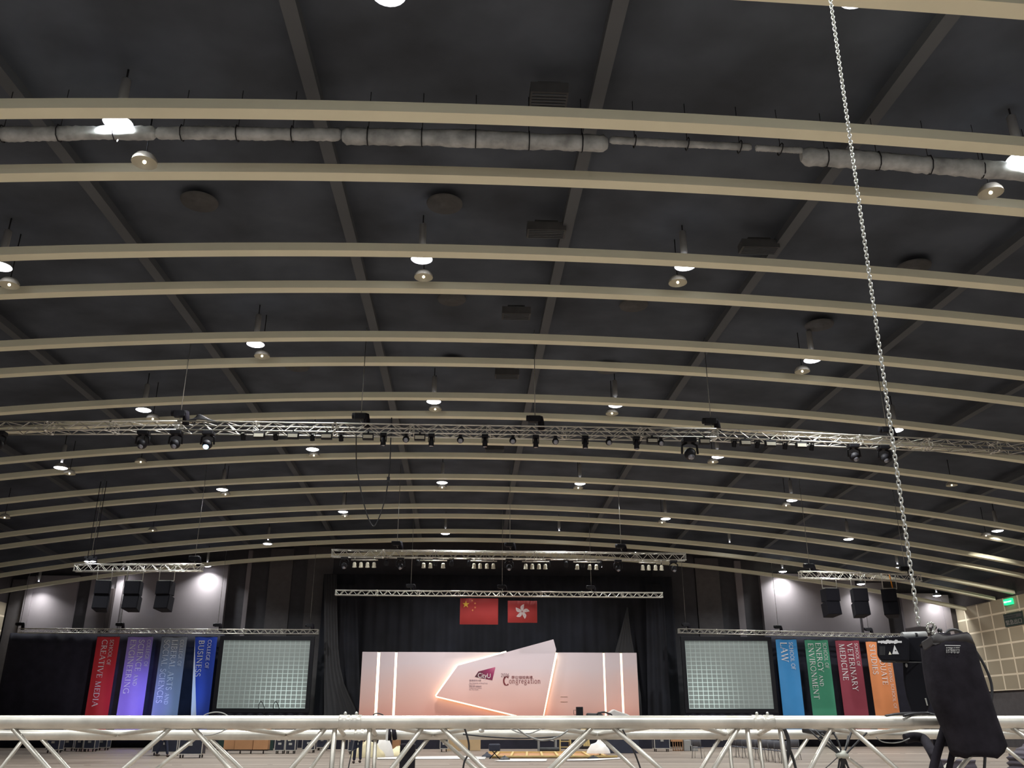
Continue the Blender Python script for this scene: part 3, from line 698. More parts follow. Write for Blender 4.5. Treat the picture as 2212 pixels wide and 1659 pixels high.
# raised centre panel standing in front, lit round its edge
YC = YP - .35
cp = empty('kite_panel', atY(1080, 1545, YC), 'raised kite-shaped centre panel of the backdrop with logo and lettering', 'panel')
kite = [(942, 1503.5), (989, 1437.5), (1195.5, 1381), (1201.5, 1403), (1168, 1566), (1203.0 - 5, 1566)]
kite = [(942, 1503.5), (989, 1437.5), (1195.5, 1381), (1201.5, 1403), (1170.8, 1558.5)]
kb = pl(kite, YC)
MB().prism(kb, YC, YC + .06).build('panel_board', 'print', cp)
fr = MB(); 
for i in range(len(kb)):
    a = Vector((kb[i][0], YC + .2, kb[i][1])); b_ = Vector((kb[(i + 1) % len(kb)][0], YC + .2, kb[(i + 1) % len(kb)][1])); cc = Vector((sum(q[0] for q in kb) / 5, YC + .2, sum(q[1] for q in kb) / 5))
    fr.tube([a.lerp(cc, .04), b_.lerp(cc, .04)], .05, 6)
fr.build('back_frame', 'alu', cp)
def edge_led(p, q, w=.075):
    a = atY(*p, YC); b_ = atY(*q, YC); return MB().tube([a + Vector((0, .13, 0)), b_ + Vector((0, .13, 0))], w, 6)
for p, q in (((1094, 1408), (988, 1436.5)), ((988, 1436.5), (941.5, 1503.5)), ((941.5, 1503.5), (1122, 1547)), ((1202.5, 1410), (1173, 1548))):
    edge_led(p, q).build('edge_light', 'led', cp)

for px in (1157, 1167): zz = 2.2; x_ = atY(px, 1500, YC).x; MB().tube([(x_, YC + .2, 1.1), (x_, YC + .2, 2.6)], .035, 6).build('support_post', 'black', cp)
# -- text -------------------------------------------------------
def text_mesh(body, size, m, name, origin, right, up, parent=None, ext=.004, align='LEFT', sx=1.0):
    cu = bpy.data.curves.new(name, 'FONT'); cu.body = body; cu.size = size; cu.extrude = ext; cu.align_x = align; cu.resolution_u = 3
    to = bpy.data.objects.new(name, cu); COL.objects.link(to); bpy.context.view_layer.update()
    dg = bpy.context.evaluated_depsgraph_get(); me = bpy.data.meshes.new_from_object(to.evaluated_get(dg)); bpy.data.objects.remove(to); bpy.data.curves.remove(cu)
    r_ = Vector(right).normalized(); u = Vector(up).normalized(); nrm = r_.cross(u); o0 = Vector(origin)
    for v in me.vertices: c_ = v.co.copy(); v.co = o0 + r_ * c_.x * sx + u * c_.y + nrm * c_.z
    me.materials.clear(); me.materials.append(M[m]); o = bpy.data.objects.new(name, me); COL.objects.link(o)
    if parent is not None: o.parent = parent; o.location = -parent.location
    return o
# stroke letters with thick stems, thin strokes and serifs; box 0..1 high
K_ = .13; N_ = .055
def A_arc(cx, cy, rx, ry, a0, a1, n=12): return [(cx + rx * math.cos(R(a0 + (a1 - a0) * i / n)), cy + ry * math.sin(R(a0 + (a1 - a0) * i / n))) for i in range(n + 1)]
def sf(x, y, w=.2): return ([(x - w / 2, y), (x + w / 2, y)], N_ * .8)
y0_, y1_ = .03, .97
G = {
 'A': (.86, [([(.08, y0_), (.43, 1)], N_), ([(.43, 1), (.78, y0_)], K_), ([(.2, .36), (.66, .36)], N_), sf(.08, y0_), sf(.78, y0_)]),
 'B': (.66, [([(.15, y0_), (.15, y1_)], K_), ([(.08, y1_), (.3, y1_)] + A_arc(.3, .745, .22, .225, 90, -90) + [(.15, .52)], .09), ([(.15, .52), (.32, .52)] + A_arc(.32, .275, .26, .245, 90, -90) + [(.08, y0_)], .09)]),
 'C': (.82, [(A_arc(.47, .5, .38, .47, 45, 315, 20), .10), ([(.74, .83), (.76, .97)], N_), ([(.74, .17), (.76, .05)], N_)]),
 'D': (.86, [([(.15, y0_), (.15, y1_)], K_), ([(.06, y1_), (.35, y1_)] + A_arc(.35, .5, .42, .47, 90, -90, 14) + [(.06, y0_)], .09)]),
 'E': (.62, [([(.15, y0_), (.15, y1_)], K_), ([(.06, y1_), (.54, y1_), (.54, .84)], N_), ([(.15, .52), (.45, .52)], N_), ([(.06, y0_), (.57, y0_), (.57, .18)], N_), ([(.45, .43), (.45, .61)], N_)]),
 'F': (.58, [([(.15, y0_), (.15, y1_)], K_), ([(.06, y1_), (.53, y1_), (.53, .84)], N_), ([(.15, .52), (.44, .52)], N_), sf(.15, y0_)]),
 'G': (.88, [(A_arc(.47, .5, .38, .47, 45, 360, 22)[:-3], .10), ([(.77, .03), (.77, .42)], K_ * .9), sf(.77, .42), ([(.74, .83), (.76, .97)], N_)]),
 'H': (.88, [([(.16, y0_), (.16, y1_)], K_), ([(.72, y0_), (.72, y1_)], K_), ([(.16, .52), (.72, .52)], N_), sf(.16, y0_), sf(.16, y1_), sf(.72, y0_), sf(.72, y1_)]),
 'I': (.34, [([(.17, y0_), (.17, y1_)], K_), sf(.17, y0_), sf(.17, y1_)]),
 'J': (.4, [([(.2, y1_), (.2, .1), (.08, -.1)], K_), sf(.2, y1_)]),
 'L': (.60, [([(.15, y0_), (.15, y1_)], K_), sf(.15, y1_), ([(.06, y0_), (.56, y0_), (.56, .2)], N_)]),
 'M': (1.02, [([(.14, y0_), (.18, y1_)], N_), ([(.18, y1_), (.5, y0_)], K_), ([(.5, y0_), (.82, y1_)], N_), ([(.82, y1_), (.88, y0_)], K_), sf(.14, y0_), sf(.88, y0_), sf(.16, y1_, .16), sf(.84, y1_, .16)]),
 'N': (.90, [([(.15, y0_), (.15, y1_)], N_), ([(.15, y1_), (.75, y0_)], K_), ([(.75, y0_), (.75, y1_)], N_), sf(.15, y0_), sf(.12, y1_, .16), sf(.75, y1_)]),
 'O': (.94, [(A_arc(.47, .5, .39, .47, 0, 360, 26), .095)]),
 'R': (.76, [([(.15, y0_), (.15, y1_)], K_), ([(.06, y1_), (.32, y1_)] + A_arc(.32, .735, .23, .235, 90, -90) + [(.15, .5)], .085), ([(.34, .5), (.72, y0_)], K_ * .9), sf(.15, y0_), sf(.72, y0_, .14)]),
 'S': (.56, [([(.46, .84)] + A_arc(.28, .75, .18, .22, 60, 250, 8) + A_arc(.27, .26, .21, .24, 70, -140, 10) + [(.07, .2)], .10)]),
 'T': (.72, [([(.36, y0_), (.36, y1_)], K_), ([(.05, .84), (.05, y1_), (.67, y1_), (.67, .84)], N_), sf(.36, y0_)]),
 'U': (.86, [([(.16, y1_), (.16, .3)] + A_arc(.44, .3, .28, .28, 180, 360) + [(.72, y1_)], .09), sf(.16, y1_), sf(.72, y1_)]),
 'V': (.84, [([(.08, y1_), (.42, .0)], K_), ([(.42, .0), (.76, y1_)], N_), sf(.08, y1_), sf(.76, y1_)]),
 'W': (1.16, [([(.08, y1_), (.36, 0)], K_), ([(.36, 0), (.58, y1_)], N_), ([(.58, y1_), (.82, 0)], K_), ([(.82, 0), (1.08, y1_)], N_), sf(.08, y1_), sf(.58, y1_, .16), sf(1.08, y1_)]),
 'Y': (.78, [([(.07, y1_), (.39, .48)], K_), ([(.39, .48), (.7, y1_)], N_), ([(.39, .48), (.39, y0_)], K_), sf(.39, y0_), sf(.07, y1_), sf(.7, y1_)]),
 ' ': (.34, []),
 '(': (.82, [(A_arc(.50, .5, .34, .45, 45, 315, 20), .09), (A_arc(.46, .5, .30, .42, 110, 250, 14), .19), ([(.74, .83), (.76, .97)], .07), ([(.74, .17), (.76, .05)], .07)]),
 'o': (.56, [(A_arc(.28, .32, .22, .31, 0, 360, 18), .085)]),
 'n': (.62, [([(.14, y0_), (.14, .62)], K_ * .8), ([(.14, .48)] + A_arc(.32, .44, .17, .18, 150, 0, 8) + [(.49, y0_)], .085), sf(.14, y0_, .18), sf(.49, y0_, .18), sf(.1, .62, .12)]),
 'g': (.56, [(A_arc(.26, .40, .17, .21, 0, 360, 14), .08), ([(.38, .56), (.52, .64)], N_), ([(.16, .22), (.14, .12), (.36, .04)] + A_arc(.27, -.12, .21, .15, 40, -230, 12), .075)]),
 'r': (.42, [([(.14, y0_), (.14, .62)], K_ * .8), ([(.14, .46), (.26, .6), (.38, .58)], .085), sf(.14, y0_, .18), sf(.1, .62, .12)]),
 'e': (.52, [([(.07, .34), (.46, .38)] + A_arc(.27, .34, .2, .29, 10, 320, 16), .075)]),
 'a': (.52, [([(.1, .54), (.24, .62), (.37, .5), (.37, .08), (.48, .04)], .085), ([(.37, .36), (.14, .27), (.1, .12), (.2, .02), (.37, .14)], .08)]),
 't': (.38, [([(.18, .84), (.18, .12), (.26, .03), (.36, .08)], .095), ([(.05, .6), (.35, .6)], N_)]),
 'i': (.30, [([(.15, y0_), (.15, .62)], K_ * .8), sf(.15, y0_, .18), sf(.11, .62, .12), ([(.12, .8), (.2, .86)], .11)]),
 '2': (.52, [([(.08, .72)] + A_arc(.25, .74, .18, .22, 170, -30, 8) + [(.08, .04), (.46, .04)], .085)]),
 '0': (.54, [(A_arc(.27, .5, .2, .46, 0, 360, 18), .085)]),
 '1': (.34, [([(.18, y0_), (.18, .96), (.08, .88)], .10), sf(.18, y0_)]),
 '6': (.52, [([(.42, .94), (.2, .8), (.08, .5), (.07, .3)] + A_arc(.26, .29, .19, .26, 180, 540, 14), .085)]),
}
def stroke_mesh(lines, parent, mname, origin_list, right, up, name='lettering', y_off=None):
    """lines: list of (text, height, material, origin); text runs along right, letters stand along up."""
    rv, uv = Vector(right).normalized(), Vector(up).normalized(); nv = rv.cross(uv)
    for text, h, m, org, sx in lines:
        b = MB(); x = 0.0; org = Vector(org); k = 0
        toks = []
        for ch in text: toks.append(ch)
        small = False; i = 0
        while i < len(text):
            ch = text[i]
            s = 1.0
            if ch == '~': small = not small; i += 1; continue
            if small: s = .66
            wd, strokes = G[ch]
            for pts, wt in strokes:
                for (p, q) in zip(pts[:-1], pts[1:]):
                    p2 = Vector((p[0], p[1])); q2 = Vector((q[0], q[1])); d = (q2 - p2)
                    if d.length < 1e-5: continue
                    d.normalize(); nn = Vector((-d.y, d.x)) * wt / 2 * (1.0 if s == 1 else 1.15); e = d * min(wt, .1) * .25; base = len(b.v)
                    lift = .003 + .0004 * (k % 5); k += 1
                    for c_ in (p2 - e + nn, p2 - e - nn, q2 + e - nn, q2 + e + nn):
                        b.v.append(org + rv * (x + c_.x * h * s) * sx + uv * (c_.y * h * s) + nv * lift)
                    b.face([base, base + 1, base + 2, base + 3])
            x += (wd * s + .07) * h; i += 1
        b.build(name, m, parent)
def width(text, h):
    s, x = 1.0, 0
    for ch in text:
        if ch == '~': s = .66 if s == 1 else 1.0; continue
        x += (G[ch][0] * s + .07) * h
    return x

# centre panel graphics
YG = YC - .012
q = lambda x, y: atY(x, y, YG)
logo = empty('logo_graphic', q(1046, 1455), 'plum and magenta kite logo with white lettering on the centre panel', 'logo')
logo.parent = None
bpy.data.objects.remove(logo)
def flat(pts, m, name, parent, Y, lift=0.0):
    b = MB(); b.v = [atY(x, y, Y - lift) for x, y in pts]; b.face(list(range(len(pts)))[::-1]); return b.build(name, m, parent)
def logo_mat():
    m = bpy.data.materials.new('plum_magenta_logo_print'); m.use_nodes = True; n, l = nodes_of(m); b = n['Principled BSDF']; b.inputs['Roughness'].default_value = .7
    g = n.new('ShaderNodeNewGeometry'); d = n.new('ShaderNodeVectorMath'); d.operation = 'DISTANCE'; l.new(g.outputs['Position'], d.inputs[0]); d.inputs[1].default_value = q(1067, 1442)
    cr = n.new('ShaderNodeValToRGB'); mr = n.new('ShaderNodeMapRange'); mr.inputs[2].default_value = 1.3; l.new(d.outputs['Value'], mr.inputs[0]); l.new(mr.outputs[0], cr.inputs[0])
    e = cr.color_ramp.elements; e[0].color = (.62, .16, .28, 1); e[1].color = (.075, .02, .03, 1); x = e.new(.3); x.color = (.33, .03, .12, 1); x = e.new(.7); x.color = (.14, .02, .05, 1)
    l.new(cr.outputs[0], b.inputs['Base Color']); return m
M['logo'] = logo_mat()
flat([(1025.5, 1462), (1033.5, 1450.5), (1069, 1441), (1070, 1442.5), (1063.5, 1469.5)], 'logo', 'logo_kite', cp, YG)
o = text_mesh('CityU', .40, 'sheet', 'logo_lettering', q(1031.5, 1463.5) + Vector((0, -.01, 0)), q(1061, 1465) - q(1031.5, 1463.5), (0.05, 0, 1), cp, sx=.86)
text_mesh('香港城市大學', .125, 'greyprint', 'small_print', q(1013.5, 1471.5), (1, 0, 0), (0, 0, 1), cp, ext=.002)
text_mesh('City University of Hong Kong', .10, 'greyprint', 'small_print', q(1013.5, 1476.8), (1, 0, 0), (0, 0, 1), cp, ext=.002, sx=.95)
b = MB(); p = q(1012, 1479); b.box(p + Vector((.2, 0, 0)), (.42, .004, .012)); b.build('rule_line', 'greyprint', cp)
text_mesh('專業 創新 胸懷全球', .09, 'greyprint', 'small_print', q(1013.5, 1483.5), (1, 0, 0), (0, 0, 1), cp, ext=.002)
text_mesh('Professional·Creative', .09, 'greyprint', 'small_print', q(1013.5, 1487), (1, 0, 0), (0, 0, 1), cp, ext=.002)
text_mesh('For The World', .09, 'greyprint', 'small_print', q(1013.5, 1490.5), (1, 0, 0), (0, 0, 1), cp, ext=.002)
# 2016 + Congregation
p0 = q(1082, 1462.5); h16 = (q(1082, 1456).z - p0.z)
stroke_mesh([('2016', .22, 'plum', p0, 1.12)], cp, None, None, (1, 0, 0), (0, 0, 1), 'year_lettering')
pc = q(1085.5, 1481); hC = .56
stroke_mesh([('(', .56, 'darkred', pc, .85)], cp, None, None, (1, 0, 0), (0, 0, 1), 'title_initial')
pt = q(1099.5, 1476.3); wt = width('ongregation', .32); span = (q(1168.5, 1476.3) - pt).x
stroke_mesh([('ongregation', .32, 'darkred', pt, span / wt)], cp, None, None, (1, 0, 0), (0, 0, 1), 'title_lettering')
cjk = text_mesh('學位頒授典禮', .215, 'darkred', 'title_characters', q(1104.5, 1466.2), (1, 0, 0), (0, 0, 1), cp, ext=.002)
xsv = [v.co.x for v in cjk.data.vertices]
if xsv:
    x0c = min(xsv); k_ = (q(1150, 1466).x - q(1104.5, 1466).x) / max(.01, max(xsv) - x0c)
    for v in cjk.data.vertices: v.co.x = x0c + (v.co.x - x0c) * k_
# faint outline of a door in the print, right of the centre panel
b = MB()
for (xa, ya, xb, yb) in ((1211, 1505, 1226, 1505), (1211, 1516, 1226, 1516)):
    b.tube([atY(xa, ya, YP - .01), atY(xb, yb, YP - .01)], .008, 4)
b.build('faint_mark', 'brown', bd)

# ---------------------------------------------------------------- flags
def flag(pts, lab, Y=YT3):
    A_, B_ = atY(*pts[0], Y), atY(*pts[1], Y); zb_ = atY(*pts[2], Y).z
    r = empty('hanging_flag', A_, lab, 'flag'); b = MB(); n = 24
    for i in range(n + 1):
        x = A_.x + (B_.x - A_.x) * i / n; y = Y + .012 * math.sin(i * .7)
        for z in (zb_, A_.z):
            b.v.append(Vector((x, y, z)))
    for i in range(n): b.face([2 * i, 2 * i + 2, 2 * i + 3, 2 * i + 1], True)
    o = b.build('cloth', 'red', r); s = o.modifiers.new('t', 'SOLIDIFY'); s.thickness = .006; s.offset = 1
    t = MB()
    for k in (.2, .5, .8):
        x = A_.x + (B_.x - A_.x) * k; t.tube([(x, Y + .0, A_.z), (x, Y + .0, atY(1040, 1277, Y).z - .265)], .006, 4)
    t.build('hanging_line', 'black', r); return r, A_, B_, zb_
def star(c_, r, m, parent, rot=0, Y=0):
    b = MB(); pts = []
    for i in range(10):
        rr = r if i % 2 == 0 else r * .382; w = R(90 + rot + 36 * i); pts.append((c_.x + rr * math.cos(w), c_.z + rr * math.sin(w)))
    b.prism(pts, Y - .022, Y - .016); return b.build('star', m, parent)
fl, A_, B_, z_ = flag([(994.2, 1292.3), (1076.2, 1292.6), (993.5, 1348.8)], 'larger red flag with one big and four small yellow stars')
nest(fl, 'none', ()); star(atY(1006.4, 1305.6, YT3), .215, 'yellow', fl, 0, YT3)
for x, y, rr in ((1020.2, 1297.6, 10), (1026.3, 1303.4, -15), (1026.4, 1312.3, 5), (1021, 1318.2, 20)): star(atY(x, y, YT3), .07, 'yellow2', fl, rr, YT3)
fl2, A_, B_, z_ = flag([(1096.8, 1297.6), (1160, 1298), (1096, 1345)], 'smaller red flag with a pale five-petalled flower')
cF = atY(1127.8, 1321.3, YT3)
for i in range(5):
    b = MB(); outl = []
    prof = [(0.02, .0), (.10, .09), (.20, .13), (.31, .12), (.40, .03), (.44, -.06), (.36, -.06), (.25, -.07), (.12, -.06)]
    w = R(82 - 72 * i)
    for (u, v) in prof:
        u *= .98; outl.append((cF.x + u * math.cos(w) - v * math.sin(w), cF.z + u * math.sin(w) + v * math.cos(w)))
    b.prism(outl, YT3 - .022, YT3 - .016); pe = b.build('petal', 'petal', fl2)
    cx_, cz_ = cF.x + .26 * math.cos(w), cF.z + .26 * math.sin(w)
    pp = [(cx_ + (.03 if j % 2 == 0 else .012) * math.cos(R(36 * j)), cz_ + (.03 if j % 2 == 0 else .012) * math.sin(R(36 * j))) for j in range(10)]
    sp = MB().prism(pp, YT3 - .026, YT3 - .0225).build('petal_star', 'red', None); sp.parent = pe; sp.location = (0, 0, 0)

# ---------------------------------------------------------------- banners
YN = 58.45
def banner(x0, x1, y, col, lines, lab, lm='letter', curl=0.0, ybot=1588):
    A_ = atY(x0, y, YN); B_ = atY(x1, y + (1 if x0 > 1000 else 0), YN); zb_ = atY(x0, ybot, YN).z; w = B_.x - A_.x
    r = empty('hanging_banner', A_, lab, 'banner', 'faculty banners'); del r['group']
    mname = 'banner_' + str(x0); M[mname] = mat('banner_cloth', col, .42, noise=.06, scale=.8, spec=.45)
    b = MB(); n = 16; m_ = 26
    for i in range(n + 1):
        for j in range(m_ + 1):
            u = i / n; v = j / m_; z = zb_ + (A_.z - zb_) * v
            x = A_.x + w * u; yy = YN + .018 * math.sin(u * 9 + v * 3)
            if curl: 
                k = curl * (1 - v) ** 1.1
                lim = k * .5
                if u < lim: x = A_.x + w * lim
            b.v.append(Vector((x, yy, z)))
    for i in range(n):
        for j in range(m_):
            a = i * (m_ + 1) + j; b.face([a, a + m_ + 1, a + m_ + 2, a + 1], True)
    o = b.build('cloth', mname, r)
    MB().tube([(A_.x - .02, YN, A_.z + .01), (B_.x + .02, YN, A_.z + .01)], .02, 6).build('top_pole', 'black', r)
    lk = MB()
    for k in (.1, .9): lk.tube([(A_.x + w * k, YN, A_.z), (A_.x + w * k, YT4, A_.z + .255)], .007, 4)
    lk.build('hanging_line', 'black', r)
    out = []
    for (txt, h, fx, fy, ln) in lines:      # fx: letter baseline as fraction of width from left; ln: length in px; fy start px below top
        org = Vector((A_.x + w * fx, YN - .03, atY(x0, y + fy, YN).z)); L = (atY(x0, y + fy, YN).z - atY(x0, y + fy + ln, YN).z)
        out.append((txt, h * w, lm, org, L / width(txt, h * w)))
    stroke_mesh(out, r, None, None, (0, 0, -1), (1, 0, 0), 'lettering')
    if curl:
        M['curlback'] = mat('pale_banner_reverse', (.78, .82, .92), .5)
        bb = MB(); K = 18
        for j in range(K + 1):
            v = j / K; k = curl * (1 - v) ** 1.1 * .5; z = zb_ + (A_.z - zb_) * v
            bb.v += [Vector((A_.x + w * k, YN - .05, z)), Vector((A_.x + w * k * 1.95 + .004, YN - .06, z))]
        for j in range(K): bb.face([2 * j, 2 * j + 1, 2 * j + 3, 2 * j + 2])
        bb.build('curled_edge', 'curlback', r)
    return r
banner(210.6, 259.5, 1375.5, (.55, .032, .045), [('SCHOOL OF', .16, .60, 6, 56), ('CREATIVE MEDIA', .24, .25, 6, 146)], 'red banner, leftmost of the left four, lettered for creative media')
banner(277, 331.6, 1375.5, (.30, .22, .62), [('COLLEGE OF', .14, .79, 6, 60), ('SCIENCE ~AND~', .22, .46, 6, 101), ('ENGINEERING', .22, .13, 6, 118)], 'violet banner second from the left, lettered for science and engineering')
banner(350, 405, 1375.8, (.26, .29, .36), [('COLLEGE OF', .14, .75, 6, 58), ('LIBERAL ARTS ~AND~', .22, .43, 6, 141), ('SOCIAL SCIENCES', .22, .12, 6, 138)], 'grey-blue banner third from the left, lettered for liberal arts')
banner(422, 470, 1375.8, (.030, .075, .50), [('COLLEGE OF', .16, .60, 6, 63), ('BUSINESS', .24, .20, 7, 80)], 'deep blue banner with a curling edge, beside the left screen', curl=.62)
banner(1675, 1720, 1381, (.05, .26, .58), [('SCHOOL OF', .18, .62, 6, 60), ('LAW', .32, .20, 6, 44)], 'sky blue banner beside the right screen, lettered for law')
banner(1737.5, 1787.8, 1382.3, (.055, .27, .165), [('SCHOOL OF', .15, .76, 6, 56), ('ENERGY ~AND~', .23, .44, 6, 95), ('ENVIRONMENT', .23, .12, 7, 122)], 'green banner lettered for energy and environment')
banner(1803.8, 1855, 1383.5, (.26, .045, .07), [('SCHOOL OF', .13, .79, 6, 50), ('VETERINARY', .23, .47, 6, 104), ('MEDICINE', .23, .13, 7, 80)], 'maroon banner lettered for veterinary medicine')
banner(1869.6, 1921, 1386, (.74, .27, .11), [('CHOW YEI CHING SCHOOL OF', .12, .79, 6, 140), ('GRADUATE', .22, .47, 6, 88), ('STUDIES', .22, .13, 6, 66)], 'orange banner half hidden by the near hoist')

# ---------------------------------------------------------------- projection screens
def screen(x0, x1, y0, y1, hx, hy, lab, side):
    Y = 58.7; A_ = atY(x0, y0, Y); B_ = atY(x1, y0, Y); zb_ = atY((x0 + x1) / 2, y1, Y).z; xa, xb = A_.x, B_.x; za = A_.z
    r = empty('projection_screen', ((xa + xb) / 2, Y, 0), lab, 'projection screen', None)
    h = atY(hx, hy, Y)
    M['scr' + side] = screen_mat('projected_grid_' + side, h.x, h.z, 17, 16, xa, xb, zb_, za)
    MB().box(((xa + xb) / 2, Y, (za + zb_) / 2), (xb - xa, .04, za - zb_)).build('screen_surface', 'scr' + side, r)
    f_ = MB(); t = .26
    f_.box(((xa + xb) / 2, Y - .02, za + t / 2), (xb - xa + 2 * t, .14, t)); f_.box(((xa + xb) / 2, Y - .02, zb_ - t / 2), (xb - xa + 2 * t, .14, t))
    f_.box((xa - t / 2, Y - .02, (za + zb_) / 2), (t, .14, za - zb_)); f_.box((xb + t / 2, Y - .02, (za + zb_) / 2), (t, .14, za - zb_))
    f_.build('frame', 'black', r, bevel=.01)
    for x in (xa - .1, xb + .1):
        g = MB(); g.tube([(x, Y + .05, 0), (x, Y + .05, zb_)], .04, 8); g.tube([(x, Y + .7, 0.02), (x, Y - .6, 0.02)], .04, 8); g.build('leg', 'black', r)
    sk = MB(); n = 40
    for i in range(n + 1):
        x = xa - .25 + (xb - xa + .5) * i / n
        for z in (0.0, zb_ - .2): sk.v.append(Vector((x, Y - .05 + .03 * math.sin(i * 1.5), z)))
    for i in range(n): sk.face([2 * i, 2 * i + 2, 2 * i + 3, 2 * i + 1], True)
    sk.build('skirt', 'drape', r)
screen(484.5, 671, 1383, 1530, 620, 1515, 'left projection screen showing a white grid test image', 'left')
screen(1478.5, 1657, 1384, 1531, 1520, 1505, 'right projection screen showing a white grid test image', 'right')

# ---------------------------------------------------------------- exit signs on the right wall
def on_wall(px, py): return atX(px, py, XR - .06)
e = empty('exit_sign', on_wall(2180, 1300), 'green lit exit sign high on the right wall', 'exit sign')
pa, pb = on_wall(2172, 1300), on_wall(2188.5, 1298); zc = (on_wall(2180, 1293.5).z + on_wall(2180, 1306.5).z) / 2; hh = on_wall(2180, 1293.5).z - on_wall(2180, 1306.5).z
MB().box((XR - .12, (pa.y + pb.y) / 2, zc), (.16, abs(pa.y - pb.y), hh)).build('light_box', 'exitgreen', e)
ym = (pa.y + pb.y) / 2; s_ = hh * .42
text_mesh('出口 EXIT', s_ * .78, 'exitwhite', 'exit_lettering', (XR - .21, ym + abs(pa.y - pb.y) * .46, zc - hh * .13), (0, -1, 0), (0, 0, 1), e, ext=.01, sx=.95 * abs(pa.y - pb.y) / (s_ * 3.1))
e2 = empty('wall_sign', on_wall(2190, 1338), 'dark green sign with four pale characters below the exit sign', 'sign')
pa, pb = on_wall(2170.5, 1340), on_wall(2211, 1335); z1, z2 = on_wall(2190, 1323).z, on_wall(2190, 1352).z
MB().box((XR - .07, (pa.y + pb.y) / 2, (z1 + z2) / 2), (.06, abs(pa.y - pb.y), z1 - z2)).build('sign_board', 'signdark', e2)
text_mesh('緊急出口', (z1 - z2) * .42, 'signtext', 'sign_lettering', (XR - .11, pa.y - .12, z2 + (z1 - z2) * .14), (0, -1, 0), (0, 0, 1), e2, ext=.004, sx=abs(pa.y - pb.y) / ((z1 - z2) * 1.9))
text_mesh('EMERGENCY EXIT', (z1 - z2) * .2, 'signdark', 'sign_lettering', (XR - .13, pa.y - .15, z2 + (z1 - z2) * .66), (0, -1, 0), (0, 0, 1), e2, ext=.004, sx=1)
MB().box((XR - .105, (pa.y + pb.y) / 2, z2 + (z1 - z2) * .74), (.02, abs(pa.y - pb.y) * .94, (z1 - z2) * .26)).build('sign_band', 'duct', e2)

#PART2
# ---------------------------------------------------------------- near truss
YA, YF2 = 3.75, 4.30
ZA, ZF = atY(1106, 1560, YA).z, atY(1106, 1587, YF2).z
ZBOT = ZA - .42
nt = empty('foreground_truss', (0, YA, ZA), 'large aluminium box truss crossing the foreground at eye level', 'truss')
XA0, XA1 = atY(-260, 1560, YA).x, atY(2480, 1560, YA).x
for (y, z, r) in ((YA, ZA, .025), (YF2, ZF, .0215), (YA, ZBOT, .025), (YF2, ZF - .42, .0215)):
    b = MB(); b.tube([(XA0 + (XA1 - XA0) * i / 12, y, z) for i in range(13)], r, 20); b.build('chord', 'alu_near', nt)
def brace(p, q, Y, rad=.0098, y0=1566, zb=None, zt=None):
    a = atY(p, y0, Y); c_ = atY(q, 1659, Y); a = Vector((a.x, Y, zt if zt else a.z)); d = c_ - a
    k = (a.z - (zb if zb is not None else ZBOT)) / (a.z - c_.z); MB().tube([a + d * -.06, a + d * k], rad, 12).build('brace', 'alu_near', nt)
for p, q_ in ((-160, -240), (-90, -170 + 250), (22, 103), (375, 270), (412, 495), (708, 630), (724, 716), (799, 793), (917, 847), (948, 1044), (1284, 1190), (1318, 1425), (1598, 1543), (1613, 1625),
              (1684, 1698), (1800, 1751), (1829, 1934), (2150, 2074), (2179, 2300)):
    if p == -90: continue
    brace(p, q_, YA)
for p, q_ in ((57, 3), (82, 146), (430, 341), (445, 519), (722, 672), (743, 737), (811, 808), (932, 874), (943, 1024), (1276, 1200), (1291, 1369), (1560, 1516), (1574, 1581), (1639, 1648), (1750, 1704), (1766, 1860), (2118, 2040), (2136, 2225)):
    brace(p, q_, YF2, .0088, 1590, ZF - .42, ZF)
def cross(pn, pf, rad=.0095, lo=False):
    a = atY(pn, 1560, YA); c_ = atY(pf, 1587, YF2); dz = -.42 if lo else 0
    MB().tube([(a.x, YA, ZA + dz), (c_.x, YF2, ZF + dz)], rad, 12).build('brace', 'alu_near', nt)
zig = ((-110, 75, 0), (75, 255, 1), (440, 255, 2), (440, 620, 1), (800, 935, 1), (1110, 935, 2), (1110, 1290, 1), (1480, 1290, 2), (1480, 1568, 1), (1690, 1875, 1), (2060, 1875, 2), (2060, 2240, 1), (724, 743, 1), (799, 811, 1), (1613, 1576, 1), (1684, 1639, 1), (700, 620, 1), (75, -110, 1))
for a_, b_, k_ in zig:
    if k_: cross(a_, b_)
for a_, b_ in ((75, 255), (440, 255), (440, 620), (800, 935), (1110, 935), (1110, 1290), (1480, 1290)): cross(a_, b_, lo=True)
for px in (757, 1648):
    x = atY(px, 1560, YA).x
    for (y, z, r, dx) in ((YA, ZA, .025, 0), (YF2, ZF, .0215, 0), (YA, ZBOT, .025, 0), (YF2, ZF - .42, .0215, 0)):
        b = MB(); hw = .045; b.lathe([(r * 1.0, -hw), (r * 1.10, -hw + .002), (r * 1.10, -.004), (r * .98, 0), (r * 1.10, .004), (r * 1.10, hw - .002), (r * 1.0, hw)], (x, y, z), 20, Matrix.Rotation(R(90), 3, 'Y')); b.build('coupler', 'alu_near', nt)
        for e in (-.022, .022): 
            b = MB(); b.tube([(x + e, y, z - r * 1.25), (x + e, y, z + r * 1.22)], .0045, 8); b.ball((x + e, y, z + r * 1.30), .0068, 10, 6); b.build('pin', 'steel', nt)

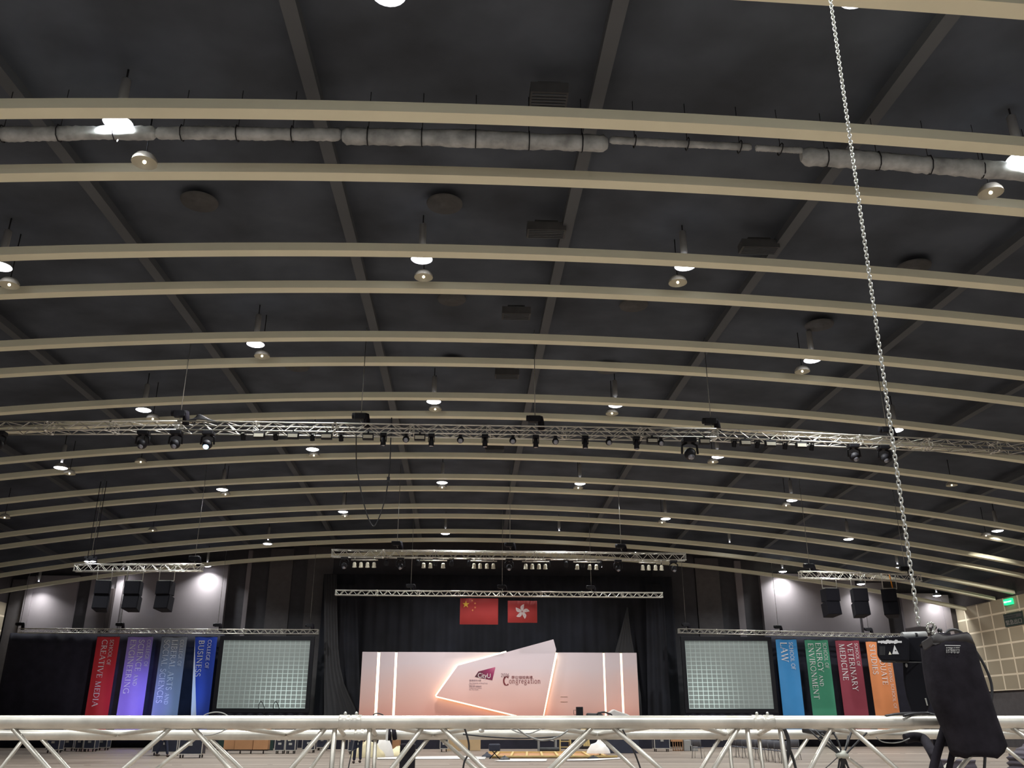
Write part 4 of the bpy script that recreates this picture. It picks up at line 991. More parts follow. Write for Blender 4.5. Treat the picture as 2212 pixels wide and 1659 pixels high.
# ---------------------------------------------------------------- near hoist, chain and bag
YH = 3.98
hw_ = lambda x, y, Y=YH: atY(x, y, Y)
nh = empty('near_chain_hoist', hw_(1985, 1450), 'black electric chain hoist with white labels standing on the foreground truss', 'chain hoist')
def pbox(x0, y0, x1, y1, Y0, Y1, name, m, parent, bevel=.004, clip=None):
    """box whose front face (at Y0) covers the pixel rectangle"""
    a = atY(x0, y0, Y0); c_ = atY(x1, y1, Y0); xm0, xm1 = min(a.x, c_.x), max(a.x, c_.x)
    return MB().box(((xm0 + xm1) / 2, (Y0 + Y1) / 2, (a.z + c_.z) / 2), (xm1 - xm0, Y1 - Y0, abs(a.z - c_.z))).build(name, m, parent, bevel=bevel)
def pprism(pts, Y0, Y1, name, m, parent, bevel=0):
    """polygon traced on a plane squared up to the line of sight, extruded away from it: a really rotated box"""
    m = 'hoist' if m == 'black' else m
    cx = sum(q[0] for q in pts) / len(pts); cy_ = sum(q[1] for q in pts) / len(pts)
    nd = ray(cx, cy_); nd.z = 0; nd.normalize(); c0 = atY(cx, cy_, Y0); D0 = (c0 - CP).dot(nd); th = (Y1 - Y0)
    b = MB(); k = len(pts)
    for dd in (0, th):
        for (x, y) in pts:
            d_ = ray(x, y); b.v.append(CP + d_ * (D0 / d_.dot(nd)) + nd * dd)
    b.face(list(range(k))[::-1]); b.face([k + i for i in range(k)])
    for i in range(k): j = (i + 1) % k; b.face([i, j, k + j, k + i])
    return b.build(name, m, parent, bevel=bevel)
pprism([(1893, 1378), (1950, 1374), (1964, 1380), (1964, 1428), (1905, 1427), (1895, 1416)], 3.90, 4.06, 'control_box', 'black', nh, .005)
pprism([(1958, 1377), (2004, 1374), (2010, 1398), (2008, 1432), (1962, 1428)], 3.93, 4.07, 'motor_body', 'black', nh, .005)
MB().tube([hw_(1949, 1374), hw_(2000, 1372)], .017, 16).build('motor_tube', 'lampgrey', nh)
MB().tube([hw_(1974, 1374), hw_(1979, 1374)], .0185, 16).build('tube_clip', 'black', nh)
pprism([(1950, 1428), (2008, 1430), (2014, 1470), (2004, 1500), (2010, 1520), (1998, 1548), (1972, 1548), (1966, 1530), (1958, 1505), (1952, 1470)], 3.94, 4.02, 'gear_housing', 'black', nh, .008)
for x, y in ((1958, 1437), (1995, 1437)): MB().ball(hw_(x, y, 3.935), .007, 12, 8, (.8, .5, 1.3)).build('bolt', 'lampgrey', nh)
b = MB(); b.tube([hw_(1934, 1430, 3.93), hw_(2006, 1431, 3.93)], .0025, 6); b.build('seam_rail', 'duct', nh)
pprism([(1955, 1356), (1986, 1352), (2015, 1355), (2012, 1372), (1958, 1374)], 4.00, 4.06, 'chain_guide', 'rust', nh, .004)
# labels
YL = 3.897
c_l = ray(1930, 1403); nL = Vector((c_l.x, c_l.y, 0)).normalized(); DL = (atY(1930, 1403, 3.90) - CP).dot(nL) - .003
atL = lambda x, y, off=0: CP + ray(x, y) * ((DL + off) / ray(x, y).dot(nL))
rnd = random.Random(4); pts = [(1896, 1385)]
top = [(1896 + 52 * i / 26, 1384.5 - (rnd.uniform(0, 3.0) if 3 < i < 22 else 0)) for i in range(27)]; bot = [(1896 + 52 * i / 26, 1388.6 + (rnd.uniform(0, 2.6) if 3 < i < 22 else 0)) for i in range(27)]
for i in range(26):
    b = MB(); b.v = [atL(*top[i]), atL(*bot[i]), atL(*bot[i + 1]), atL(*top[i + 1])]; b.face([0, 1, 2, 3])
    if i == 0: big = b
    else: n0 = len(big.v); big.v += b.v; big.face([n0, n0 + 1, n0 + 2, n0 + 3])
big.build('name_strip', 'letter', nh)
def tri(pts, m, name='warning_label', Y=0):
    b = MB(); b.v = [atL(x, y, Y) for x, y in pts]; b.face(list(range(len(pts)))); b.build(name, m, nh)
tri([(1932, 1393), (1927.5, 1413), (1942, 1413)], 'letter'); tri([(1922, 1407), (1919.5, 1414), (1926, 1414)], 'parwhite')
tri([(1933, 1404), (1933, 1406.5), (1936.3, 1406.5), (1936.3, 1404)], 'black', 'warning_mark', -.001)
for k in range(5): tri([(1900 + k * 2.6, 1396), (1900 + k * 2.6, 1415), (1901 + k * 2.6, 1415), (1901 + k * 2.6, 1396)], 'duct', 'label_line')
# hook, shackle
b = MB(); b.tube(spline([hw_(2002, 1487), hw_(2008, 1493), hw_(2013, 1503), hw_(2015, 1511)]), .006, 10, radii=None); b.tube(spline([hw_(1998, 1488), hw_(2004, 1485), hw_(2014, 1488), hw_(2016, 1496), hw_(2012, 1504)]), .0042, 8); b.build('hook', 'steel', nh)
b = MB(); b.tube(spline([hw_(1999, 1508, 3.93), hw_(2001, 1515, 3.93), hw_(2003, 1524, 3.93)]), .004, 8); b.build('shackle', 'steel', nh)
# slings and cable loops on the chord under the hoist
b = MB()
b.tube(spline([hw_(1913, 1547, 3.74), hw_(1935, 1543, 3.76), hw_(1962, 1541, 3.8), hw_(1984, 1541, 3.85), hw_(1990, 1545, 3.85)]), .0055, 8)
b.tube(spline([hw_(1952, 1546, 3.72), hw_(1975, 1542, 3.75), hw_(2004, 1541, 3.8), hw_(2025, 1547, 3.76), hw_(2038, 1556, 3.71), hw_(2044, 1575, 3.71)]), .0060, 8)
b.build('sling', 'rubber', nh)
# bag
bagr = empty('hoist_chain_bag', hw_(2075, 1500, 3.6), 'big black canvas chain bag hanging in front of the foreground truss', 'chain bag')
secs = [(1371, 2018, 2086), (1386, 1999, 2092), (1400, 1999, 2096), (1450, 2004, 2110), (1500, 2012, 2127), (1545, 2030, 2141), (1580, 2046, 2154), (1606, 2055, 2165), (1622, 2060, 2158), (1634, 2066, 2144)]
def loft(secs, Yc, dep, m, name, parent, n=28, grow=0.0, wob=.004):
    b = MB(); rn = random.Random(3)
    for si, (y, l, r_) in enumerate(secs):
        a = atY(l, y, Yc); c_ = atY(r_, y, Yc); hx = (c_.x - a.x) / 2 + grow; cx = (a.x + c_.x) / 2; d = dep / 2 * (1.0 if si > 1 else .85) + grow
        for j in range(n):
            w = 2 * math.pi * j / n; cs, sn = math.cos(w), math.sin(w); ex = .55
            b.v.append(Vector((cx + hx * math.copysign(abs(cs) ** ex, cs), Yc + d * math.copysign(abs(sn) ** ex, sn) + wob * math.sin(w * 5 + si * .5), a.z + .006 * math.sin(w * 4 + si))))
    for i in range(len(secs) - 1):
        for j in range(n):
            a = i * n + j; c2 = i * n + (j + 1) % n; b.face([a, a + n, c2 + n, c2], True)
    b.face(list(range(n))[::-1][::-1]); b.face([(len(secs) - 1) * n + j for j in range(n)][::-1])
    return b.build(name, m, parent)
loft(secs, 3.60, .15, 'bag', 'bag_body', bagr)
loft([(1374, 2014, 2086), (1392, 1996, 2094)], 3.60, .15, 'bagtop', 'bag_band', bagr, grow=.003)
pprism([(1990, 1387), (2012, 1374), (2016, 1392), (2000, 1404), (1995, 1404)], 3.50, 3.515, 'band_flap', 'bagtop', bagr, .003)
YQ = 3.515
b = MB(); b.v = [atY(x, y, YQ) for x, y in ((2041, 1393.3), (2041.3, 1394.8), (2075, 1395.4), (2075, 1394))]; b.face([0, 1, 2, 3]); b.build('patch_edge', 'letter', bagr)
b = MB(); rnd = random.Random(9); cols_ = 9
for i in range(cols_):
    for j in range(3):
        x = 2044 + i * 3.4; y = 1398 + j * 4.6; n0 = len(b.v); w_, h_ = rnd.uniform(1.6, 3.3), rnd.uniform(2.0, 4.2)
        b.v += [atY(x, y, YQ), atY(x, y + h_, YQ), atY(x + w_, y + h_, YQ), atY(x + w_, y, YQ)]; b.face([n0, n0 + 1, n0 + 2, n0 + 3])
b.build('worn_patch', 'lampgrey', bagr)
for pts_, r_ in (([(2042, 1566), (2034, 1595), (2025, 1625), (2016, 1662), (2010, 1700)], .0165), ([(2062, 1600), (2057, 1628), (2050, 1662), (2046, 1700)], .012)):
    MB().tube(spline([atY(x, y, 3.66) for x, y in pts_]), r_, 10).build('bag_strap', 'bag', bagr)
# link chains
def link_chain(A, B, pitch, wire, width_, m, name, parent=None, n=10, k=5):
    A, B = Vector(A), Vector(B); L = (B - A).length; t = (B - A).normalized(); a = t.orthogonal().normalized(); c_ = t.cross(a); cnt = int(L / pitch); b = MB()
    hl = pitch * .5 + wire * 1.0; hwid = width_ / 2 - wire
    for i in range(cnt):
        ctr = A + t * (pitch * (i + .5)); u = a if i % 2 == 0 else c_; nn = t.cross(u); base = len(b.v)
        ring = []
        for s in range(n):
            w = 2 * math.pi * s / n; cx, sy = math.cos(w), math.sin(w)
            p = ctr + t * (sy * hwid + math.copysign(hl - hwid, sy) * (1 if abs(sy) > .01 else 0)) + u * (cx * hwid); o = (t * sy + u * cx).normalized(); ring.append((p, o))
        for p, o in ring:
            for j in range(k):
                w = 2 * math.pi * j / k; b.v.append(p + o * math.cos(w) * wire + nn * math.sin(w) * wire)
        for s in range(n):
            for j in range(k):
                q0 = base + s * k + j; q1 = base + s * k + (j + 1) % k; q2 = base + ((s + 1) % n) * k + (j + 1) % k; q3 = base + ((s + 1) % n) * k + j; b.face([q0, q1, q2, q3], True)
    return b.build(name, m, parent)
cA = atY(1985, 1355, 4.03); cB = atY(1801, 50, 4.03); d = (cB - cA); ztop = roof(cB.x, 4.03) + .9; cB = cA + d * ((ztop - cA.z) / d.z)
tag(link_chain(cA, cB, .0215, .0034, .0235, 'steel', 'lifting_chain'), 'long silver link chain running from the near hoist up to the roof', 'chain')
cc = [hw_(x, y, 3.9) for x, y in ((2007, 1366), (2003, 1355), (2005, 1347), (2013, 1346), (2018, 1352), (2017, 1362), (2014, 1369), (2024, 1370), (2036, 1369), (2046, 1371))]
b = MB(); pth = spline(cc, 3)
for i in range(len(pth) - 1): 
    p = pth[i]; q_ = pth[i + 1]; u = Vector((0, 1, 0)) if i % 2 else (q_ - p).normalized().cross(Vector((0, 1, 0))); m_ = (p + q_) / 2
    b.tube([p, m_ + u * .006, q_, m_ - u * .006, p], .0028, 6)
tag(b.build('slack_chain', 'steel'), 'slack end of silver chain curling into the top of the black bag', 'chain')
b = MB(); b.tube(spline([hw_(x, y, 3.72) for x, y in ((2040, 1372), (2050, 1362), (2064, 1361), (2080, 1369), (2096, 1390), (2113, 1415), (2128, 1441), (2139, 1468), (2143, 1492), (2141, 1520), (2136, 1552), (2130, 1600), (2126, 1670))]), .0058, 8)
for x, y in ((2018, 1355), (2030, 1362), (2048, 1368)): b.ball(hw_(x, y, 3.95), .011, 10, 6)
tag(b.build('power_cable', 'rubber'), 'thick black power cable arching down the right side of the chain bag', 'cable')

# ---------------------------------------------------------------- cables slung on the near truss
def cable(pts, Y, r, m, lab, name='cable', extra=()):
    b = MB(); b.tube(spline([atY(x, y, Y) for x, y in pts]), r, 8)
    for e_pts, e_r in extra: b.tube(spline([atY(x, y, Y) for x, y in e_pts]), e_r, 8)
    return tag(b.build(name, m), lab, 'cable')
cable(((433, 1552), (445, 1543), (465, 1538.5), (483, 1541), (498, 1551)), 3.76, .0021, 'greycable', 'thin grey cable looping over the foreground truss in front of the left screen')
cable(((425, 1581), (440, 1588), (458, 1587), (475, 1582), (492, 1574)), 4.0, .0022, 'greycable', 'thin grey cable sagging below the chord under the left screen')
cable(((1112, 1570), (1135, 1587), (1158, 1597), (1178, 1599), (1205, 1592), (1227, 1578)), 4.0, .0036, 'greycable', 'pale grey cable hanging in a wide loop below the centre of the truss')
cable(((1098, 1572), (1120, 1582), (1145, 1584), (1172, 1573)), 4.1, .0024, 'greycable', 'short grey cable behind the wide hanging loop')
cable(((1003, 1572), (1009, 1590), (1013, 1610), (1011, 1630), (1003, 1646), (999, 1672)), 3.95, .0040, 'rubber', 'single black cable dangling right of the first centre brace')
cable(((1000, 1586), (1060, 1592), (1130, 1595), (1210, 1591)), 4.2, .0032, 'rubber', 'black cable lying along the rear chord near the middle')
cable(((1345, 1576), (1352, 1590), (1368, 1620), (1380, 1650), (1388, 1675)), 4.05, .0036, 'rubber', 'black cable slanting down beside the brace right of the ladder')
cable(((803, 1552), (808, 1543), (816, 1541), (826, 1544), (832, 1550)), 3.76, .0022, 'rubber', 'small black cable loop over the chord at the left glowing strip')
cable(((1892, 1592), (1905, 1602), (1925, 1605), (1945, 1603), (1965, 1595)), 4.1, .0022, 'greycable', 'thin grey cable sagging left of the chain bag')
cable(((1694, 1574), (1702, 1595), (1704, 1620), (1699, 1645), (1695, 1675)), 3.9, .0085, 'rubber', 'thick black cable hanging right of the second truss joint', extra=((((1703, 1612), (1712, 1635), (1719, 1660), (1724, 1680)), .006),))
tag(MB().ball(atY(1040, 1578, 3.95), .0115, 14, 8, (1.1, 1, .8)).build('cable_clip', 'whiteplastic'), 'small round white cable clip under the foreground truss', 'clip')
cb_ = empty('cable_bundle', atY(1818, 1632, 4.0), 'bundle of black cables bound with white tape below the truss', 'cable bundle')
b = MB(); rnd = random.Random(5)
for (sx, sy, ex) in ((1745, 1574, 1808), (1760, 1577, 1812), (1775, 1584, 1816), (1782, 1576, 1820), (1800, 1582, 1824), (1832, 1590, 1830), (1840, 1578, 1838), (1872, 1583, 1815), (1770, 1592, 1842)):
    mx_ = 1812 + (sx - 1745) * .12; b.tube(spline([atY(sx, sy, 4.05), atY((sx + mx_) / 2 + rnd.uniform(-3, 3), 1605, 4.02), atY(mx_, 1630, 4.0), atY((mx_ + ex) / 2 + rnd.uniform(-6, 6), 1645, 4.0), atY(ex, 1675, 4.0)]), .0042, 7)
b.tube(spline([atY(1809, 1636, 3.98), atY(1795, 1649, 3.98), atY(1778, 1664, 3.98)]), .002, 6)
b.tube([atY(1735, 1576, 4.15), atY(1770, 1582, 4.1), atY(1800, 1580, 4.12)], .014, 8)
b.build('cables', 'rubber', cb_)
b = MB(); b.tube([atY(1806, 1634, 3.99), atY(1818, 1631, 3.985), atY(1831, 1634, 3.99)], .0115, 10); b.tube([atY(1822, 1622, 3.99), atY(1824, 1638, 3.985)], .010, 10); b.build('tape_wrap', 'gaffer', cb_)
b = MB(); b.tube(spline([atY(1955, 1596, 4.2), atY(1975, 1592, 4.2), atY(1995, 1596, 4.2), atY(2006, 1612, 4.1), atY(2018, 1634, 4.0), atY(2032, 1670, 3.9)]), .021, 12)
tag(b.build('cloth_sleeve', 'bag'), 'fat black cloth sleeve slanting down left of the bag straps', 'cloth')

# ---------------------------------------------------------------- on the hall floor
def fl_(px, py): return atZ(px, py, 0.0)
for py, x0, x1, lab in ((1629.5, -80, 700, 'left far floor tape line'), (1629.5, 1470, 2260, 'right far floor tape line'), (1651, -80, 2260, 'near floor tape line')):
    a, c_ = fl_(x0, py), fl_(x1, py); Yt = fl_(1003, py).y
    xa, xb = a.x, c_.x; xa = max(xa, XL + .5); xb = min(xb, XR - .5)
    rnd = random.Random(int(py) + x0); b = MB(); x = xa
    while x < xb:
        L_ = rnd.uniform(1.2, 4); b.box((x + L_ / 2, Yt, .003), (L_ - rnd.uniform(.02, .5), .09, .004)); x += L_
    tag(b.build('floor_trim', 'tape'), kind='structure')
case0 = None
def flight_case(px0, px1, py, hgt, lab, m='case', depth=.6, label=True, rot=0):
    a, c_ = fl_(px0, py), fl_(px1, py); w = c_.x - a.x; cx, cy_ = (a.x + c_.x) / 2, a.y
    r = empty('flight_case', (cx, cy_, 0), lab, 'flight case', 'wheeled flight cases'); del r['group']; z0 = .16
    MB().box((0, 0, z0 + hgt / 2), (w - .02, depth, hgt)).build('body', m, r, loc=(0, 0, 0))
    e_ = MB(); t = .035
    for sx in (-1, 1):
        for sy in (-1, 1): e_.box((sx * (w / 2 - t / 2), sy * (depth / 2 - t / 2 + .006), z0 + hgt / 2), (t, t, hgt + .01))
    for z in (z0, z0 + hgt):
        for sy in (-1, 1): e_.box((0, sy * (depth / 2 - t / 2 + .006), z), (w, t, t))
        for sx in (-1, 1): e_.box((sx * (w / 2 - t / 2), 0, z), (t, depth, t))
    e_.build('edge_trim', 'alu', r, loc=(0, 0, 0))
    if label: MB().box((-w * .12, -depth / 2 - .012, z0 + hgt * .68), (w * .3, .01, hgt * .14)).build('label_plate', 'bar', r, loc=(0, 0, 0))
    MB().box((w * .0, -depth / 2 - .015, z0 + hgt * .42), (.16, .02, .10)).build('handle', 'steel', r, loc=(0, 0, 0))
    for sx in (-1, 1):
        for sy in (-1, 1):
            q_ = MB(); q_.tube([(sx * (w / 2 - .1) - .02, sy * (depth / 2 - .1), .06), (sx * (w / 2 - .1) + .02, sy * (depth / 2 - .1), .06)], .06, 12); q_.box((sx * (w / 2 - .1), sy * (depth / 2 - .1), .13), (.05, .05, .08)); q_.build('caster', 'rubber', r, loc=(0, 0, 0))
    nest(r, 'body', ('handle', 'label_plate')); r.rotation_euler = (0, 0, rot); return r
for a in ((102, 130, 1626.5, .85, 'flight case with a slanting edge, leftmost of the left group'), (133, 161, 1622, .75, 'plain dark flight case, second of the left group'), (164, 182, 1623, .8, 'narrow flight case with a pale label, third of the left group'),
          (183, 207, 1623.5, .8, 'black flight case in the middle of the left group'), (208, 233, 1621, .7, 'flight case at the right end of the left group'),
          (331, 384, 1632, .9, 'wide dark flight case behind the walking worker'), (387, 438, 1637, .95, 'wide wheeled flight case just right of the walking worker'),
          (594, 616, 1628, .75, 'small black flight case right of the plywood cart'), (617, 639, 1628, .72, 'black flight case, second right of the plywood cart'), (653, 681, 1626, .75, 'black flight case, third right of the plywood cart'),
          (684, 708, 1621, .9, 'black flight case just left of the truss joint'), (752, 792, 1629, .8, 'flight case behind the standing worker'), (1412, 1446, 1623.5, .95, 'dark blue flight case under the right screen'),
          (950, 968, 1624, .6, 'low grey flight case left of the plywood sheet')):
    flight_case(*a[:4], a[4])
# plywood on a cart
a, c_ = fl_(484, 1628), fl_(579, 1628); w = c_.x - a.x
ct = empty('panel_cart', ((a.x + c_.x) / 2, a.y, 0), 'wheeled cart of upright orange-brown plywood panels', 'cart')
for i, (f0, f1) in enumerate(((0, .24), (.25, .655), (.67, 1))):
    MB().box((-w / 2 + w * (f0 + f1) / 2, -.05 * i, .2 + .5), (w * (f1 - f0), .5, 1.0)).build('panel', 'casewood', ct, loc=(0, 0, 0))
MB().box((0, 0, .17), (w, .62, .06)).build('deck', 'rust', ct, loc=(0, 0, 0))
for x in (-.42, -.12, .12, .4): MB().tube([(x * w - .02, -.2, .07), (x * w + .02, -.2, .07)], .07, 12).build('caster', 'rubber', ct, loc=(0, 0, 0))
for i, (px, wd_) in enumerate(((476, 14), (583, 15))):
    p = fl_(px, 1621); tag(MB().box((0, 0, .6), (wd_ / 46, .12, 1.2)).build('green_board', 'green', loc=(p.x, p.y, 0)), 'dark green board standing %s of the plywood cart' % ('left', 'right')[i], 'board')
# plywood sheet, brown crate, leaning screen, etc. near the stage
def upright(px0, px1, py, hgt, m, name, lab, cat, dep=.06, tilt=0, frame=None):
    a, c_ = fl_(px0, py), fl_(px1, py); w = c_.x - a.x; r = empty(name, ((a.x + c_.x) / 2, a.y, 0), lab, cat); r.rotation_euler = (R(tilt), 0, 0)
    MB().box((0, 0, hgt / 2 + .01), (w, dep, hgt)).build('board', m, r, loc=(0, 0, 0), bevel=.005)
    f_ = MB(); 
    for z in (.06, hgt - .05): f_.box((0, dep / 2 + .03, z), (w * .98, .05, .08))
    for x in (-w / 2 + .05, w / 2 - .05): f_.box((x, dep / 2 + .03, hgt / 2), (.07, .05, hgt * .9))
    f_.build('rear_batten', frame or m, r, loc=(0, 0, 0)); return r
upright(962, 1038, 1622, 1.15, 'ply', 'plywood_sheet', 'pale plywood sheet standing upright before the stage', 'plywood sheet')
upright(1300, 1382, 1627.5, 1.0, 'case', 'leaning_black_panel', 'wide black panel leaning before the right part of the stage', 'panel', .08, -8)
cr = empty('brown_crate', fl_(856, 1619), 'brown upright wooden crate left of the dark post', 'crate'); 
MB().box((0, 0, .6), (.46, .4, 1.2)).build('body', 'casewood', cr, loc=(0, 0, 0))
b = MB(); b.box((0, -.21, 1.0), (.48, .03, .08)); b.box((-.22, -.21, .6), (.05, .03, 1.2)); b.box((.22, -.21, .6), (.05, .03, 1.2)); b.build('batten', 'brown', cr, loc=(0, 0, 0))
cr = empty('brown_crate', fl_(1463, 1622), 'brown slatted crate under the right screen', 'crate')
MB().box((0, 0, .75), (.55, .5, .55)).build('box', 'casewood', cr, loc=(0, 0, 0))
b = MB()
for x in (-.26, -.13, 0, .13, .26): b.box((x, -.2, .24), (.04, .04, .48))
b.box((0, -.2, .04), (.6, .04, .05)); b.build('stand', 'brown', cr, loc=(0, 0, 0))
p = fl_(1490, 1622); b = MB(); b.box((-.15, 0, .28), (.4, .5, .56)); b.box((.18, 0, .14), (.45, .5, .28)); tag(b.build('stacked_blocks', 'lampgrey', loc=(p.x, p.y, 0), bevel=.02), 'pale grey stepped blocks right of the slatted crate', 'blocks')
p = fl_(1268, 1618); r = empty('folded_trestle', p, 'yellow wooden boards leaning on a low trolley near the ladder', 'boards'); r.rotation_euler = (R(-6), 0, R(-6))
for i, x in enumerate((-.2, -.06, .08)): MB().box((x, .02 * i, .62), (.13, .03, 1.0), Matrix.Rotation(R(-7), 3, 'Y')).build('board', 'pine', r, loc=(0, 0, 0))
MB().box((0, .0, .1), (.7, .4, .08)).build('trolley', 'rust', r, loc=(0, 0, 0))
# step ladder
p0 = fl_(1209, 1623); p1 = fl_(1233, 1623); w = p1.x - p0.x; la = empty('step_ladder', ((p0.x + p1.x) / 2, p0.y, 0), 'yellow wooden step ladder standing before the stage', 'ladder')
for sx in (-1, 1): MB().hull8([(sx * w * .5 - .03, -.3, 0), (sx * w * .5 + .03, -.3, 0), (sx * w * .5 - .03, -.22, 0), (sx * w * .5 + .03, -.22, 0), (sx * w * .4 - .03, -.02, 1.5), (sx * w * .4 + .03, -.02, 1.5), (sx * w * .4 - .03, .06, 1.5), (sx * w * .4 + .03, .06, 1.5)]).build('side_rail', 'pine', la, loc=(0, 0, 0))
for sx in (-1, 1): MB().tube([(sx * w * .4, .0, 1.46), (sx * w * .45, .45, 0)], .025, 6).build('rear_leg', 'pine', la, loc=(0, 0, 0))
for i in range(5): z = .22 + .29 * i; MB().box((0, -.26 + .28 * z / 1.5, z), (w * (.98 - .13 * z), .08, .05)).build('tread', 'pine', la, loc=(0, 0, 0))
# timber lattice lying on the floor
b = MB(); a, c_ = fl_(1062, 1638), fl_(1336, 1638); yb_ = fl_(1100, 1628).y
gr = empty('timber_frame', ((a.x + c_.x) / 2, (a.y + yb_) / 2, 0), 'flat timber frame with cross battens lying on the floor', 'timber frame')
cx, cy_ = (a.x + c_.x) / 2, (a.y + yb_) / 2; w = c_.x - a.x; d_ = yb_ - a.y
MB().box((0, 0, .02), (w, d_, .03)).build('base_sheet', 'casewood', gr, loc=(0, 0, 0))
for i in range(8): MB().box((-w / 2 + w * (i + .5) / 8, 0, .07), (.10, d_, .07), Matrix.Rotation(R(-4), 3, 'Z')).build('batten', 'pine', gr, loc=(0, 0, 0))
for y in (-d_ / 2, d_ / 2): MB().box((0, y, .07), (w, .12, .07)).build('rail', 'pine', gr, loc=(0, 0, 0))
def sheet_(pts, z, m, name, lab, cat, zamp=.03, seed=1):
    rn = random.Random(seed); W_ = [fl_(*p) for p in pts]; cx = sum(p.x for p in W_) / len(W_); cy2 = sum(p.y for p in W_) / len(W_); b = MB(); n = len(W_)
    b.v.append(Vector((0, 0, z + zamp)))
    for rr in (.5, 1.0):
        for p in W_: b.v.append(Vector(((p.x - cx) * rr, (p.y - cy2) * rr, z + (zamp * rn.uniform(.3, 1) if rr < 1 else rn.uniform(0, zamp * .4)))))
    for i in range(n):
        j = (i + 1) % n; b.face([0, 1 + i, 1 + j], True); b.face([1 + i, 1 + n + i, 1 + n + j, 1 + j], True)
    o = b.build(name, m, loc=(cx, cy2, 0)); s = o.modifiers.new('t', 'SOLIDIFY'); s.thickness = .01; s.offset = 1; return tag(o, lab, cat)
sheet_([(815, 1641), (1000, 1640), (1048, 1641), (1050, 1636), (990, 1634), (880, 1636), (815, 1637)], .012, 'sheet', 'plastic_sheet', 'long white plastic sheet flat on the floor left of centre', 'sheet')
sheet_([(1068, 1645.5), (1180, 1645.5), (1182, 1641), (1090, 1640.5)], .012, 'sheet', 'plastic_sheet', 'white board lying before the timber frame', 'sheet')
sheet_([(1205, 1644.5), (1285, 1643.8), (1352, 1639), (1352, 1637), (1285, 1641.2), (1205, 1642.2)], .012, 'sheet', 'plastic_sheet', 'narrow white strip curving on the floor at the right of the timber frame', 'sheet')
def heap(px, py, w, d_, h, m, name, lab, cat, seed, n=14):
    rn = random.Random(seed); p = fl_(px, py); b = MB(); K = 7
    ang = [rn.uniform(.75, 1.2) for _ in range(n)]
    for i in range(K + 1):
        t = i / K
        for j in range(n):
            a_ = 2 * math.pi * j / n; rr = (1 - t ** 1.7) * ang[j] + .02; b.v.append(Vector((math.cos(a_) * w / 2 * rr, math.sin(a_) * d_ / 2 * rr, h * t * (1 + rn.uniform(-.18, .18)) + .005)))
    for i in range(K):
        for j in range(n): a_ = i * n + j; c2 = i * n + (j + 1) % n; b.face([a_, c2, c2 + n, a_ + n], True)
    b.face([K * n + j for j in range(n)]); return tag(b.build(name, m, loc=(p.x, p.y, 0)), lab, cat)
heap(795, 1636, 1.5, .7, .75, 'cream', 'plastic_bundle', 'yellowish plastic bundle beside the standing worker', 'bundle', 1)
heap(826, 1634, .9, .6, .95, 'sheet', 'plastic_bundle', 'tall white plastic bundle right of the standing worker', 'bundle', 2)
heap(860, 1633, 1.2, .7, .42, 'cream', 'plastic_bundle', 'low crumpled yellowish bundle under the brown crate', 'bundle', 3)
hp_ = heap(1296, 1633, 1.15, .8, .62, 'sheet', 'cloth_heap', 'heap of white cloth on the timber frame, right end', 'cloth', 4); hp_.location.z = .11
heap(1090, 1643, .5, .4, .18, 'rubber', 'cable_coil', 'small heap of black cable in front of the timber frame', 'cable', 5)
heap(1282, 1639, .5, .4, .12, 'black', 'tool_heap', 'small dark heap of tools beside the white cloth', 'tools', 6)
r = empty('folding_stool', fl_(1068, 1639), 'dark folding stool with a bag on it before the timber frame', 'stool')
MB().box((0, 0, .46), (.5, .36, .3)).build('bag', 'case', r, loc=(0, 0, 0), bevel=.05)
for sx in (-1, 1): b = MB(); b.tube([(sx * .22, -.15, 0), (sx * -.1, .1, .32)], .02, 6); b.tube([(sx * .22, .15, 0), (sx * -.1, -.1, .32)], .02, 6); b.build('leg_frame', 'black', r, loc=(0, 0, 0))
heap(1052, 1636, .5, .4, .2, 'case', 'dark_bag', 'small dark bag at the left foot of the stool', 'bag', 8)
# table with pale top and clutter left of the ladder
r = empty('work_table', fl_(1182, 1624), 'grey work table with rolled matting below, left of the ladder', 'table')
MB().box((0, 0, .95), (1.0, .6, .05)).build('table_top', 'lampgrey', r, loc=(0, 0, 0))
for sx in (-1, 1):
    for sy in (-1, 1): MB().box((sx * .46, sy * .26, .47), (.08, .05, .94)).build('leg', 'lampgrey', r, loc=(0, 0, 0))
MB().tube([(-.42, -.3, .14), (.62, -.3, .14)], .10, 10).build('rolled_mat', 'duct', r, loc=(0, 0, 0))
tag(MB().tube([(0, 0, 0), (.5, 0, -.12)], .03, 6).build('white_rod', 'sheet', loc=fl_(1176, 1624) + Vector((0, -.1, .66))), 'short white rod lying across the work table frame', 'rod')
# dark post behind the near truss
p = atY(881, 1620, 6.4); r = empty('padded_post', (p.x, 6.4, 0), 'dark square post standing behind the near truss', 'post')
MB().box((0, 0, .73), (.10, .10, 1.44)).build('post', 'bag', r, loc=(0, 0, 0), bevel=.008); MB().box((0, 0, .01), (.4, .4, .02)).build('base_plate', 'black', r, loc=(0, 0, 0))
b = MB(); p = atY(846, 1590, 4.32)
b.tube([atY(839, 1572, 4.28), atY(841, 1598, 4.26)], .010, 8); b.tube([atY(850, 1571, 4.28), atY(853, 1597, 4.26)], .010, 8); tag(b.build('strap_tie', 'bag'), 'pair of black straps tied round the rear chord', 'strap')
tag(MB().box(atY(836, 1586, 4.25), (.010, .005, .055)).build('white_tag', 'whiteplastic'), 'small white tag on the rear chord beside the black straps', 'tag')
